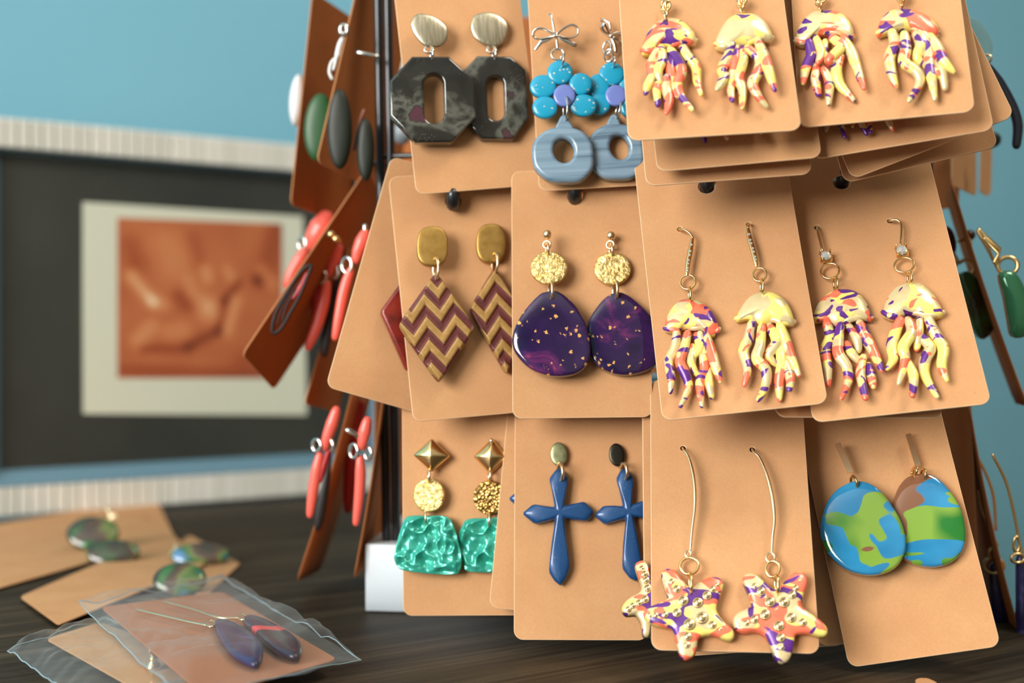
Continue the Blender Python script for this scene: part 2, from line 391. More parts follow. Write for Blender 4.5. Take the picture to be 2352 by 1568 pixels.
def W(px, py, d): return Vector(((px - 1176) / F * d, d, CAMZ - (py - 784) / F * d))
class Frame:
    """a real plane in the room (a card's face): origin, right, up, outward normal"""
    def __init__(s, O, ex, ey):
        s.O = O; s.ex = ex.normalized(); s.ey = ey.normalized(); s.n = s.ex.cross(s.ey).normalized()
        s.cs = (0, 0, 1.0)
    def crop(s, cs): s.cs = cs; return s
    def uv(s, px, py, z=0.0):
        px, py = s.cs[0] + px * s.cs[2], s.cs[1] + py * s.cs[2]
        d = Vector(((px - 1176) / F, 1.0, -(py - 784) / F)); c = Vector((0, 0, CAMZ))
        t = (s.O + s.n * z - c).dot(s.n) / d.dot(s.n); p = c + d * t - s.O
        return p.dot(s.ex), p.dot(s.ey), t
def view_frame(px, py, d, cs=None, yaw=0.0):
    f = Frame(W(px, py, d), Vector((math.cos(yaw), math.sin(yaw), 0)), Vector((0, 0, 1)))
    if cs: f.crop(cs)
    return f
CARDS = {}
def card(key, BL, BR, TL, holes=(), tinies=(), mat=None, label='', w_=None, h_=None, cs=None, r=0.0032, group=None, bend=0.0, th=0.0005, name='earring_card', adjust=True):
    """card from three corner points given as pixel + real depth; squared up"""
    a, b, c = W(*BL), W(*BR), W(*TL)
    ex, ey = (b - a), (c - a); wd, ht = ex.length, ey.length
    exn, eyn = ex.normalized(), ey.normalized(); k = exn.dot(eyn)
    if abs(k) > 1e-6 and adjust:
        m = (exn + eyn).normalized(); q = (exn - eyn).normalized()
        exn, eyn = (m + q).normalized(), (m - q).normalized()
    elif not adjust:
        exn = (exn - eyn * exn.dot(eyn)).normalized()
    wd = w_ or wd; ht = h_ or ht
    f = Frame(a, exn, eyn); CARDS[key] = f; f.w, f.h = wd, ht
    out = []
    for cx, cy, a0 in ((r, r, PI), (wd - r, r, 1.5 * PI), (wd - r, ht - r, 0), (r, ht - r, 0.5 * PI)):
        for i in range(7): out.append((cx + r * math.cos(a0 + i * PI / 12), cy + r * math.sin(a0 + i * PI / 12)))
    hl = []
    for hx, hy, hr in list(holes) + list(tinies):
        if cs: f.crop(cs)
        u, v, t = f.uv(hx, hy); f.crop((0, 0, 1.0))
        if hr < u < wd - hr and hr < v < ht - hr: hl.append(ell(u, v, hr, hr, 20))
    if bend:
        V, Fc = [], []; N = 24
        for k in range(N + 1):
            v = ht * k / N; y = min(v, ht - v); ins = r - math.sqrt(max(0, r * r - (r - y) ** 2)) if y < r else 0
            z = bend * (1 - v / ht) ** 2
            for zz in (-th, 0):
                for u in (ins, wd - ins): V.append((u, v, z + zz))
        for k in range(N):
            A, B = k * 4, k * 4 + 4
            Fc += [(A + 2, A + 3, B + 3, B + 2), (A + 1, A, B, B + 1), (A, A + 2, B + 2, B), (A + 3, A + 1, B + 1, B + 3)]
        Fc += [(0, 1, 3, 2), (N * 4 + 2, N * 4 + 3, N * 4 + 1, N * 4)]
        fl = []
    else:
        V, Fc, fl = plate(out, hl, -th, 0.0, 0.00022)
    M = Matrix((( *f.ex, 0), (*f.ey, 0), (*f.n, 0), (0, 0, 0, 1))).transposed(); M.translation = f.O
    f.M = M
    o = mkobj(name, V, Fc, mat or KRAFT, None, M, True, range(len(Fc)) if not bend else ())
    if not bend:
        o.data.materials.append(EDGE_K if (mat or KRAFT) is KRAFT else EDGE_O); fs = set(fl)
        o.data.polygons.foreach_set('material_index', [0 if i in fs else 1 for i in range(len(Fc))])
    tag(o, label, 'card', group)
    f.obj = o
    return f
def fmat(f):
    M = Matrix((( *f.ex, 0), (*f.ey, 0), (*f.n, 0), (0, 0, 0, 1))).transposed(); M.translation = f.O; return M

class Ear:
    """one earring: an Empty, with parts authored on the plane of its card"""
    def __init__(s, f, cs, px, py, name, label, cat='earring', group=None, z=0.0012, rot=0.0):
        s.f = f; s.cs = cs; f.crop(cs); s.z = z
        u, v, t = f.uv(px, py, z); s.o0 = Vector((u, v, z)); s.k = t / F * cs[2]     # metres per crop pixel
        f.crop((0, 0, 1.0))
        s.root = bpy.data.objects.new(name, None); s.root.empty_display_size = 0.01; COL.objects.link(s.root)
        s.root.matrix_world = fmat(f) @ Matrix.Translation(s.o0)
        tag(s.root, label, cat, group)
    def L(s, p, z=0.0):
        s.f.crop(s.cs); u, v, t = s.f.uv(p[0], p[1], s.z + z); s.f.crop((0, 0, 1.0))
        return Vector((u - s.o0.x, v - s.o0.y, z))
    def P(s, pts, z=0.0): return [s.L(p, z)[:2] for p in pts]
    def add(s, name, VF, mat, parent=None, label=None, smooth=True):
        flat = VF[2] if len(VF) > 2 else ()
        o = mkobj(name, VF[0], VF[1], mat, parent or s.root, None, smooth, flat)
        if label: o['label'] = label
        return o
    def plate(s, name, pts, mat, z0=0, z1=0.002, bev=0.0006, holes=(), **kw):
        return s.add(name, plate(s.P(pts, z1), [s.P(h, z1) for h in holes], z0, z1, bev), mat, **kw)
    def dome(s, name, pts, mat, z0=0, zs=0.0008, H=0.0025, c=None, p=2.2, rings=9, disp=None, **kw):
        q = s.P(pts, z0 + H * 0.6)
        c = s.L(c, z0 + H * 0.6)[:2] if c else (sum(x[0] for x in q) / len(q), sum(x[1] for x in q) / len(q))
        return s.add(name, dome(q, c, z0, zs, H, p, rings, disp), mat, **kw)
    def tube(s, name, pts, r, mat, closed=False, flat=1.0, seg=8, k=4, **kw):
        q = [s.L(p[:2], p[2] if len(p) > 2 else 0.0) for p in pts]
        q = catmull([tuple(x) for x in q], k, closed) if k > 1 else q
        if isinstance(r, (list, tuple)):
            n = len(q) - 1; R = []
            for i in range(len(q)):
                x = i / n * (len(r) - 1); a = min(int(x), len(r) - 2); R.append(r[a] + (r[a + 1] - r[a]) * (x - a))
            r = R
        return s.add(name, tube(q, r, seg, closed, flat), mat, **kw)
    def ring(s, name, cx, cy, rx, ry, mat, wr=0.00035, z=0.0008, tilt=0.0, ph=0.0, **kw):
        pts = []
        for i in range(20):
            a = 2 * PI * i / 20; q = s.L((cx + rx * math.cos(a), cy + ry * math.sin(a)), z); q.z = z + tilt * math.cos(a + ph); pts.append(q)
        return s.add(name, tube(pts, wr, 8, True), mat, **kw)
    def link(s, x0, y0, x1, y1, mat, wr=0.0004, z=0.0, bulge=0.0016, w=6):
        """a jump ring seen edge-on, passing over the front"""
        a, b = s.L((x0, y0), z), s.L((x1, y1), z); m = (a + b) / 2; d = (b - a); L = d.length / 2; t = d.normalized(); pts = []
        side = Vector((-t.y, t.x, 0)) * (w * s.k)
        for i in range(18):
            an = 2 * PI * i / 18; pts.append(m + t * (L * math.cos(an)) + side * math.sin(an) + Vector((0, 0, bulge * math.sin(an) + bulge * 0.3)))
        return s.add('jump_ring', tube(pts, wr, 7, True), mat)
# ------------------------------------------------------------------ the room
def prism(pts, z0, z1):
    n = len(pts); V = [(p[0], p[1], z0) for p in pts] + [(p[0], p[1], z1) for p in pts]
    return V, [tuple(range(n - 1, -1, -1)), tuple(range(n, 2 * n))] + [(i, (i + 1) % n, n + (i + 1) % n, n + i) for i in range(n)]
def rbox(a0, a1, b0, b1, z0, z1):
    return prism([RM(a0, b0), RM(a1, b0), RM(a1, b1), RM(a0, b1)], z0, z1)
def struct(name, VF, mat): return tag(mkobj(name, VF[0], VF[1], mat, None, None, False), kind='structure')
ZF, ZC = -0.76, 1.62
struct('wall_back', rbox(-1.9, 2.4, 0.045, 0.12, ZF, ZC), WALL)
struct('wall_right', rbox(2.4, 2.47, -2.6, 0.12, ZF, ZC), WALLW)
struct('wall_front', rbox(-1.9, 2.4, -2.67, -2.6, ZF, ZC), WALLW)
struct('floor', rbox(-1.97, 2.47, -2.67, 0.12, ZF - 0.05, ZF), FLOORM)
struct('ceiling', rbox(-1.97, 2.47, -2.67, 0.12, ZC, ZC + 0.05), CEIL)
struct('wall_left', join([rbox(-1.97, -1.9, -2.67, -1.6, ZF, ZC), rbox(-1.97, -1.9, -0.4, 0.12, ZF, ZC),
                          rbox(-1.97, -1.9, -1.6, -0.4, ZF, 0.12), rbox(-1.97, -1.9, -1.6, -0.4, 1.32, ZC)]), WALL)
wf = [rbox(-1.93, -1.88, -1.6, -1.55, .12, 1.32), rbox(-1.93, -1.88, -.45, -.4, .12, 1.32), rbox(-1.93, -1.88, -1.6, -.4, .12, .17), rbox(-1.93, -1.88, -1.6, -.4, 1.27, 1.32),
      rbox(-1.915, -1.89, -1.6, -.4, .705, .735), rbox(-1.915, -1.89, -1.015, -.985, .12, 1.32)]
struct('window_1', join(wf), plain('white_paint', (235, 235, 230), 0.5))
struct('baseboard_back', rbox(-1.9, 2.4, 0.03, 0.0449, ZF, ZF + 0.09), plain('white_trim', (232, 230, 224), 0.5))

# ------------------------------------------------------------------ table
tb = bpy.data.objects.new('wooden_table', None); COL.objects.link(tb); tb.location = RM(-0.3, -0.3, ZF)
tag(tb, 'dark brown wooden table carrying the earring rack and the picture frame', 'table')
tb.rotation_euler = (0, 0, ROOM_ANG)
cor = [RM(-1.3, -0.66), Vector((0.2100, 0.15, 0)), Vector((0.1972, 0.472, 0)), Vector((0.143, 1.040, 0)), RM(-1.3, 0.03)]
ang = Matrix.Rotation(-ROOM_ANG, 3, 'Z')
lc = [(ang @ (p - tb.location)) for p in cor]
cor_l = [(p.x, p.y) for p in lc]
V, Fc, fl = plate(cor_l, [], -ZF - 0.03, -ZF, 0.002)
mkobj('tabletop', V, Fc, WOOD, tb, None, True, fl)
for a, b in ((-1.22, -0.56), (0.20, -0.56), (-1.22, -0.04), (0.36, -0.04)):
    p = ang @ (RM(a, b) - tb.location)
    V, Fc = box(p.x - .025, p.x + .025, p.y - .025, p.y + .025, 0, -ZF - 0.0299); mkobj('leg', V, Fc, WOOD, tb, None, False)

# ------------------------------------------------------------------ picture frame (local x along the wall, y up, z towards the room)
pf = bpy.data.objects.new('picture_frame', None); COL.objects.link(pf)
pf.matrix_world = Matrix((( UX, UY, 0, 0), (0, 0, 1, 0), (UY, -UX, 0, 0), (0, 0, 0, 1))).transposed(); pf.location = P0; SC = 1.072
pf.scale = (SC, SC, SC)
tag(pf, 'white ribbed picture frame holding an orange print on dark mat', 'picture frame')
RIBM = Mat('ribbed_shell', 0.45); v = RIBM.coord(rnd=40.0); RIBM.col(RIBM.ramp(RIBM.noise(v, 3, 1), [(0.3, (212, 214, 204)), (0.7, (236, 236, 228))])); RIBM = RIBM.m
FIL = plain('blue_reflection_fillet', (92, 132, 152), 0.45)  # the bevel's blue mirror reflection is put into its colour
X0, X1, Y0, Y1 = -0.026, 0.257, 0.0, 0.2205
BW = 0.0172
def pbox(name, x0, x1, y0, y1, z0, z1, mat): V, Fc = box(x0, x1, y0, y1, z0, z1); return mkobj(name, V, Fc, mat, pf, None, False)
me_cache = {}
def rib(x, y, sx, sy):
    key = (round(sx, 5), round(sy, 5))
    if key not in me_cache:
        V, Fc = [], []
        for (ix, iy, z) in ((0, 0, 0), (0, 0, .0062), (0.0006, 0.0012, .008)):
            V += [(ix, iy, z), (sx - ix, iy, z), (sx - ix, sy - iy, z), (ix, sy - iy, z)]
        for a in (0, 4):
            for i in range(4): Fc.append((a + i, a + (i + 1) % 4, a + 4 + (i + 1) % 4, a + 4 + i))
        Fc.append((8, 9, 10, 11)); me = bpy.data.meshes.new('rib'); me.from_pydata(V, [], Fc); me.materials.append(RIBM); me_cache[key] = me
    o = bpy.data.objects.new('rib', me_cache[key]); COL.objects.link(o); o.parent = pf; o.location = (x, y, 0.0)
pbox('back_board', X0, X1, Y0, Y1, -0.016, -0.002, INK)
n = 42; st = (X1 - X0) / n
for i in range(n):
    rib(X0 + i * st, Y0, st - 0.0004, BW); rib(X0 + i * st, Y1 - BW, st - 0.0004, BW)
n = 28; st = (Y1 - Y0 - 2 * BW - 0.0006) / n
for i in range(n):
    rib(X0, Y0 + BW + 0.0003 + i * st, BW, st - 0.0004); rib(X1 - BW, Y0 + BW + 0.0003 + i * st, BW, st - 0.0004)
ia, ib, ja, jb = X0 + BW, X1 - BW, Y0 + BW, Y1 - BW
V = []; q = 0.0085
for dx, z in ((0, 0.0078), (q, 0.0012), (q, -0.001), (0, -0.001)):
    V += [(ia + dx, ja + dx, z), (ib - dx, ja + dx, z), (ib - dx, jb - dx * 0.25, z), (ia + dx, jb - dx * 0.25, z)]
Fc = []
for a in range(3):
    for i in range(4): Fc.append((a * 4 + i, a * 4 + (i + 1) % 4, a * 4 + 4 + (i + 1) % 4, a * 4 + 4 + i))
mkobj('fillet', V, Fc, FIL, pf, None, False)
MATM = Mat('dark_mat_board', 0.5); v = MATM.coord(); MATM.col(MATM.ramp(MATM.noise(v, 9, 3), [(0.3, (34, 38, 34)), (0.7, (60, 62, 52))])); MATM = MATM.m
pbox('mat_board', ia + .0005, ib - .0005, ja + .0005, jb - .0005, -0.002, 0.0, MATM)
# the mounted print with its white border
pc = [(0.0454, 0.0555), (0.1865, 0.0500), (0.1835, 0.1765), (0.0454, 0.1770)]
V, Fc, fl = plate(pc, [], 0.0001, 0.0011, 0.0002); mkobj('print_border', V, Fc, plain('white_card', (226, 228, 208), 0.6), pf, None, True, fl)
PM = Mat('orange_print', 0.4); at = PM.n('ShaderNodeAttribute'); at.attribute_name = 'tone'
PM.col(PM.ramp(at.outputs['Fac'], [(0.0, (96, 34, 12)), (0.35, (176, 84, 42)), (0.55, (212, 126, 76)), (0.8, (226, 156, 104)), (1.0, (250, 214, 176))])); PM = PM.m
def px2f(px, py):               # place on the picture plane
    r = (px - 1176) / F; t = (0.284 + r * 0.72) / (UX - r * UY); Y = 0.72 + t * UY
    return t, 0.097 - (py - 784) / F * Y
strokes = [((300, 635), (350, 695), 14, .42), ((350, 690), (375, 700), 16, .22), ((380, 560), (400, 600), 40, .16), ((470, 620), (475, 640), 13, .30), ((460, 690), (490, 720), 18, .22), ((480, 700), (470, 720), 20, .2), ((540, 690), (520, 760), 12, .30),
           ((315, 780), (345, 750), 18, .26), ((390, 760), (420, 755), 22, .16), ((520, 620), (530, 640), 10, .22), ((600, 620), (620, 650), 16, .22), ((430, 640), (440, 670), 14, .18),
           ((330, 800), (430, 800), 12, -.20), ((430, 795), (500, 760), 11, -.28), ((500, 760), (515, 690), 10, -.26), ((515, 690), (545, 650), 9, -.30), ((410, 680), (430, 700), 18, -.18), ((590, 640), (592, 648), 9, -.4), ((640, 520), (600, 640), 30, -.18), ((300, 560), (310, 600), 26, -.12), ((440, 545), (460, 600), 18, -.10), ((280, 850), (640, 860), 14, -.16), ((560, 830), (630, 800), 30, -.12)]
G = 72; c0, c1 = px2f(268, 500), px2f(646, 868); c2 = px2f(268, 868); V, T = [], []
for j in range(G + 1):
    for i in range(G + 1):
        px = 268 + (646 - 268) * i / G; py = 500 + (868 - 500) * j / G + (14 * i / G if j < G else 0) * (1 - j / G)
        x, y = px2f(px, py); V.append((x, y, 0.0013)); t = 0.46 + 0.05 * noise.noise(Vector((px / 70, py / 70, 0)))
        for (ax, ay), (bx, by), s, k in strokes:
            L2 = (bx - ax) ** 2 + (by - ay) ** 2; u = max(0, min(1, ((px - ax) * (bx - ax) + (py - ay) * (by - ay)) / L2))
            d2 = (px - ax - u * (bx - ax)) ** 2 + (py - ay - u * (by - ay)) ** 2; t += k * math.exp(-d2 / (s * s))
        T.append(t)
Fc = [(j * (G + 1) + i, (j + 1) * (G + 1) + i, (j + 1) * (G + 1) + i + 1, j * (G + 1) + i + 1) for j in range(G) for i in range(G)]
o = mkobj('print', V, Fc, PM, pf); at = o.data.attributes.new('tone', 'FLOAT', 'POINT'); at.data.foreach_set('value', T)
PG = film(0.15, 0.01); PG.name = 'frame_glass'
pbox('glass', ia + .001, ib - .001, ja + .001, jb - .001, 0.0019, 0.0029, PG)

# ------------------------------------------------------------------ display rack
rk = bpy.data.objects.new('display_rack', None); COL.objects.link(rk); rk.location = (0.04, 0.52, 0)
tag(rk, 'black wire rack on a white base carrying all the hanging cards', 'display rack')
RI = Matrix.Translation(-rk.location)
def rmesh(name, VF, mat, smooth=True):
    V = [tuple(Vector(v) - rk.location) for v in VF[0]]; return mkobj(name, V, VF[1], mat, rk, None, smooth)
FL, FR, BR_, BL_ = Vector((-0.0563, 0.499, 0)), Vector((0.158, 0.4700, 0)), Vector((0.168, 0.585, 0)), Vector((-0.0457, 0.628, 0))
V, Fc, fl = plate([(p - rk.location)[:2] for p in (FL, FR, BR_, BL_)], [], 0.0006, 0.0261, 0.0004)
mkobj('base', V, Fc, WHITEB, rk, None, True, fl)
Zt = 0.40
pb = [Vector((-0.0472, 0.508, 0.0262)), Vector((0.1540, 0.482, 0.0262)), Vector((0.160, 0.575, 0.0262)), Vector((-0.0375, 0.616, 0.0262))]
pt = [Vector((-0.0531, 0.508, Zt)), Vector((0.1505, 0.482, Zt)), Vector((0.158, 0.575, Zt)), Vector((-0.044, 0.616, Zt))]
for a, b in zip(pb, pt):
    for dx in (-0.0019, 0.0019):
        p, q = a + Vector((dx, 0, 0)), b + Vector((dx, 0, 0)); rmesh('post', tube([p, q], 0.0018, 10), BLACKM)
def lerp(a, b, t): return a + (b - a) * t
levels = [0.0865, 0.1765, 0.270, 0.395]
for z in levels:
    k = (z - 0.0262) / (Zt - 0.0262); c = [lerp(a, b, k) for a, b in zip(pb, pt)]
    for i in range(4):
        p, q = c[i], c[(i + 1) % 4]; d = (q - p).normalized(); rmesh('crossbar', tube([p - d * 0.0004, q + d * 0.0004], 0.0011, 8), BLACKM)
def hook(p, out, L):            # from the crossbar outwards, tip turned up
    o = Vector(out).normalized(); pts = [p - o * 0.0016, p + o * L * 0.5, p + o * (L - 0.003), p + o * L + Vector((0, 0, 0.0015)), p + o * (L + 0.001) + Vector((0, 0, 0.006))]
    rmesh('hook', tube(catmull([tuple(x) for x in pts], 3, False), 0.0011, 8), BLACKM)
for z in levels[:3]:
    k = (z - 0.0262) / (Zt - 0.0262); c = [lerp(a, b, k) for a, b in zip(pb, pt)]
    for i, (outv, ts, L) in enumerate((((0, -1, 0.05), (), 0), ((1, 0.08, 0), (.4, .8), .010), ((0.2, 1, 0), (.2, .5, .8), .02), ((-1, -0.1, 0), (.35, .75), .010))):
        for t in ts: hook(lerp(c[i], c[(i + 1) % 4], t), outv, L)
def front_hook(px, py, d):      # a hook that carries a front card whose hole is at this spot
    q = W(px, py, d)
    k = (q.z - 0.0262) / (Zt - 0.0262); c = [lerp(a, b, k) for a, b in zip(pb, pt)]
    t = (q.x - c[0].x) / (c[1].x - c[0].x); p = lerp(c[0], c[1], t)
    z = min(levels, key=lambda v: abs(v - q.z)); p.z = z
    e = q - p; pts = [p, lerp(p, q, 0.6), q + Vector((0, 0.0015, -0.0008)), q + Vector((0, -0.0016, 0.0004)), q + Vector((0, -0.0020, 0.0024))]
    rmesh('hook', tube(catmull([tuple(x) for x in pts], 3, False), [0.0011] * 4 + [0.0024] * 9, 12), BLACKM)

# ------------------------------------------------------------------ the cards on the front of the rack
HR, TR = 0.0029, 0.0009
def C(key, BL, BR, TL, label, **kw): return card(key, BL, BR, TL, label=label, **kw)
C('R1A', (956, 447, .452), (1250, 430, .458), (880, -112, .466), 'brown card with two smoky black octagon earrings, top left of the front')
C('R1B', (1238, 439, .4465), (1565, 437, .445), (1172, -125, .464), 'brown card holding turquoise flower earrings below silver bows',
  tinies=((1264, 33, .0006), (1385, 48, .0009)))
C('R1C', (1443, 323, .385), (1840, 288, .382), (1424, -310, .432), 'front brown card at the top with two coral and yellow jellyfish, left stack',
  )
C('R1C2', (1509, 394, .397), (1887, 352, .394), (1462, -250, .436), 'second brown card of the upper left jellyfish stack, showing tentacle tips below')
C('R1C3', (1484, 427, .4035), (1864, 386, .402), (1450, -215, .440), 'rearmost brown card of the upper left jellyfish stack')
C('R1D', (1836, 293, .392), (2241, 270, .380), (1766, -310, .434), 'front brown card at the top right with two purple patched jellyfish')
C('R1D2', (1868, 366, .402), (2284, 296, .391), (1775, -230, .440), 'second brown card of the top right stack, tentacle tips beneath the first')
C('R1D3', (1957, 412, .412), (2342, 290, .402), (1660, -150, .445), 'strongly tilted brown card sticking out farthest at the top right corner')
C('R1D4', (1940, 420, .4195), (2292, 330, .4145), (1790, -140, .450), 'shaded brown card lying behind the tilted card at the top right', mat=KRAFT)
C('R2L', (748, 888, .452), (1062, 968, .462), (912, 362, .4665), 'brown card tilted far to the left behind the chevron card')
C('R2A', (949, 969, .441), (1275, 938, .449), (893, 406, .460), 'brown card with brass and maroon chevron diamond earrings', holes=((1041, 462, HR),))
C('R2B', (1177, 961, .435), (1500, 962, .433), (1166, 393, .455), 'brown card with dark purple gold-flecked drop earrings', holes=((1320, 448, HR),))
C('R2C', (1521, 966, .4005), (1903, 932, .394), (1440, 350, .445), 'brown card with two jellyfish on sparkling bar hooks, middle row',
  holes=((1623, 427, HR),), tinies=((1561, 526, TR), (1719, 515, TR)))
C('R2D', (1868, 970, .399), (2280, 935, .392), (1745, 370, .450), 'brown card with two jellyfish on crystal hooks, right of middle row',
  holes=((1933, 418, HR),), tinies=((1876, 522, TR), (2044, 507, TR)))
C('R2D2', (1783, 957, .406), (2168, 970, .405), (1700, 390, .458), 'brown card mostly hidden behind the two middle row jellyfish cards')
C('R3A', (926, 1414, .4525), (1256, 1424, .4455), (905, 862, .463), 'brown card with gold diamonds, discs and teal drops, bottom left')
C('R3A2', (1123, 1395, .4405), (1440, 1424, .437), (1176, 850, .4585), 'brown card leaning behind the blue cross card, a blue tip showing')
C('R3B', (1180, 1469, .4325), (1488, 1461, .4305), (1199, 900, .4535), 'brown card with two dark blue cross earrings')
C('R3C3', (1560, 1508, .4235), (1944, 1480, .4200), (1500, 880, .452), 'shaded brown card at the back between starfish card and swirl card', mat=KRAFT)
C('R3C2', (1480, 1466, .3995), (1866, 1500, .397), (1444, 880, .442), 'brown card just behind the starfish card, edge at its left')
C('R3C', (1496, 1492, .392), (1884, 1516, .386), (1468, 872, .438), 'brown card with two starfish earrings on long gold wires',
  tinies=((1569, 1029, .0009), (1728, 1032, .0009)))
C('R3D', (1950, 1533, .4085), (2301, 1490, .402), (1797, 872, .446), 'brown card with blue and green swirled drop earrings, bottom right',)
C('R3D2', (1880, 1484, .4185), (2240, 1450, .414), (1790, 880, .450), 'brown card hidden behind the swirl earring card, edge at its left')
for q in ((1041, 462, .4575), (1320, 448, .452), (1623, 427, .437), (1933, 418, .446)): front_hook(*q)

# ------------------------------------------------------------------ cards on the left face of the rack
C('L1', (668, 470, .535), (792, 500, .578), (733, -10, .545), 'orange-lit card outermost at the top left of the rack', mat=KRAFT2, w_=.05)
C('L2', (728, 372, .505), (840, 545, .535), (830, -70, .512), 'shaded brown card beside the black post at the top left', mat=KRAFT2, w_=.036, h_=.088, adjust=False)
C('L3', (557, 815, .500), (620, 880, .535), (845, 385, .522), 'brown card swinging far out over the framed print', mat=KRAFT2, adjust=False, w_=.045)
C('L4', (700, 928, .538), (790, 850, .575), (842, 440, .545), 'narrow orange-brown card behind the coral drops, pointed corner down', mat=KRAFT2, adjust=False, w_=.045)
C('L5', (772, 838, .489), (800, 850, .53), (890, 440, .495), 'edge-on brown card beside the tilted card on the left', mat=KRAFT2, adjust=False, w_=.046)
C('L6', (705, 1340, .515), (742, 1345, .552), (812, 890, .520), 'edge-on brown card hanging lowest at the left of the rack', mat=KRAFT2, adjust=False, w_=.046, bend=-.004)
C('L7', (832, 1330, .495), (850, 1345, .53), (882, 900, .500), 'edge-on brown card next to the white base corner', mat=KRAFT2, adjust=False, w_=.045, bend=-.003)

C('L8', (838, 462, .575), (905, 470, .605), (862, -60, .575), 'dark card added for shade just left of the black post, upper row', mat=KRAFT2, adjust=False, w_=.04)  # this and the next two are added to darken the rack interior
C('L9', (800, 900, .578), (880, 905, .610), (838, 400, .580), 'dark card added for shade left of the black post, middle row', mat=KRAFT2, adjust=False, w_=.04)
C('L10', (858, 1235, .575), (925, 1200, .605), (862, 905, .575), 'dark card added for shade left of the black post, low row', mat=KRAFT2, adjust=False, w_=.04)
# right face
C('S1a', (2187, 425, .505), (2238, 460, .540), (2187, 90, .505), 'dim narrow card at the upper right face of the rack', mat=KRAFT, adjust=False, w_=.045)
C('S1b', (2251, 443, .560), (2299, 449, .574), (2257, 190, .563), 'greyish tan card farthest back at the upper right', mat=KRAFT, adjust=False, w_=.0105)
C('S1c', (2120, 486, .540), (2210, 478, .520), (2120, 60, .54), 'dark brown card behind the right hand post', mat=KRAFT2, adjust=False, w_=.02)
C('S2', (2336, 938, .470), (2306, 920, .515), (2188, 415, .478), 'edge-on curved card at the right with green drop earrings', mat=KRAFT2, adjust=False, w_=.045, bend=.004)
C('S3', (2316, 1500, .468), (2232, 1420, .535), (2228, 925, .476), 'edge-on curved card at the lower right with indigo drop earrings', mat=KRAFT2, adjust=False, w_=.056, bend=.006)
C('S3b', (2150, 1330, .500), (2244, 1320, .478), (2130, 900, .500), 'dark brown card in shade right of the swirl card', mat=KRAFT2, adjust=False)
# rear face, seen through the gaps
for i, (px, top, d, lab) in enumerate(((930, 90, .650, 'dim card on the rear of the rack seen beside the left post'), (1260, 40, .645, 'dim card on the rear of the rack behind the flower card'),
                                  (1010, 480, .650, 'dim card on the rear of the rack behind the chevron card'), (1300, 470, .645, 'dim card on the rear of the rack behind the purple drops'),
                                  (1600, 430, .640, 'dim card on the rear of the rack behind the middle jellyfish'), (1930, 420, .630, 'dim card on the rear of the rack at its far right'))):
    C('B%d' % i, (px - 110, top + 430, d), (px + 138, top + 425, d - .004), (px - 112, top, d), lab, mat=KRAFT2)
# ------------------------------------------------------------------ earrings on the front cards
CA, CB, CC = (640, 0, .3188), (1180, 0, .3188), (1752, 0, .3188)
CD, CE, CG = (540, 400, .37), (1140, 420, .3571), (1700, 380, .3826)
CH, CI, CJ, CK, CL = (660, 880, .3827), (1120, 920, .4132), (1700, 920, .4132), (0, 1100, .3571), (1400, 1250, .23384)
KF = CARDS
# --- smoky black octagons
def octagon(stud, ringp, out, hole, label, z, g):
    e = Ear(KF['R1A'], CA, stud[0][0], stud[0][1], 'octagon_earring', label, 'earring', g, z)
    e.dome('stud', catmull(stud, 3), CHAMP, 0.0006, 0.0005, 0.0013)
    rx, ry = ringp
    e.ring('loop', rx - 12, ry + 2, 26, 24, SILVER, 0.0004, 0.0006)
    e.link(rx + 10, ry - 4, rx + 14, ry + 90, SILVER, 0.00045, 0.001, 0.0024)
    e.plate('pendant', out, BLACKR, -0.0004, 0.0028, 0.0009, holes=[hole])
def stadium(cx, cy, rx, ry, n=10, rot=0):
    o = []
    for i in range(n + 1): a = PI + PI * i / n; o.append((cx + rx * math.cos(a), cy - (ry - rx) + rx * math.sin(a)))
    for i in range(n + 1): a = PI * i / n; o.append((cx + rx * math.cos(a), cy + (ry - rx) + rx * math.sin(a)))
    return [(cx + (x - cx) * math.cos(rot) - (y - cy) * math.sin(rot), cy + (x - cx) * math.sin(rot) + (y - cy) * math.cos(rot)) for x, y in o]
octagon([(1385, 180), (1400, 120), (1450, 92), (1520, 88), (1600, 118), (1655, 180), (1650, 250), (1620, 305), (1565, 335), (1500, 325), (1430, 285), (1395, 235)], (1540, 355),
        [(1430, 398), (1675, 403), (1780, 500), (1805, 850), (1690, 1000), (1460, 995), (1365, 890), (1335, 500)], stadium(1566, 705, 60, 160, rot=-.03),
        'black marbled octagon earring with oval hole, the right one below', .0012, 'black octagon earrings')
octagon([(955, 150), (1000, 98), (1080, 103), (1150, 135), (1208, 188), (1220, 240), (1205, 300), (1160, 332), (1100, 337), (1050, 325), (1000, 275), (962, 210)], (1090, 355),
        [(960, 403), (1228, 403), (1415, 580), (1424, 840), (1250, 1022), (985, 1022), (803, 830), (800, 578)], stadium(1120, 707, 71, 178, rot=-.03),
        'black marbled octagon earring with a maroon patch, leftmost on its card', .0042, 'black octagon earrings')
for o in list(COL.objects):
    if o.get('category') == 'earring' and 'right one below' in o.get('label', ''): o['label'] = 'black marbled octagon earring tucked under its partner on the right'

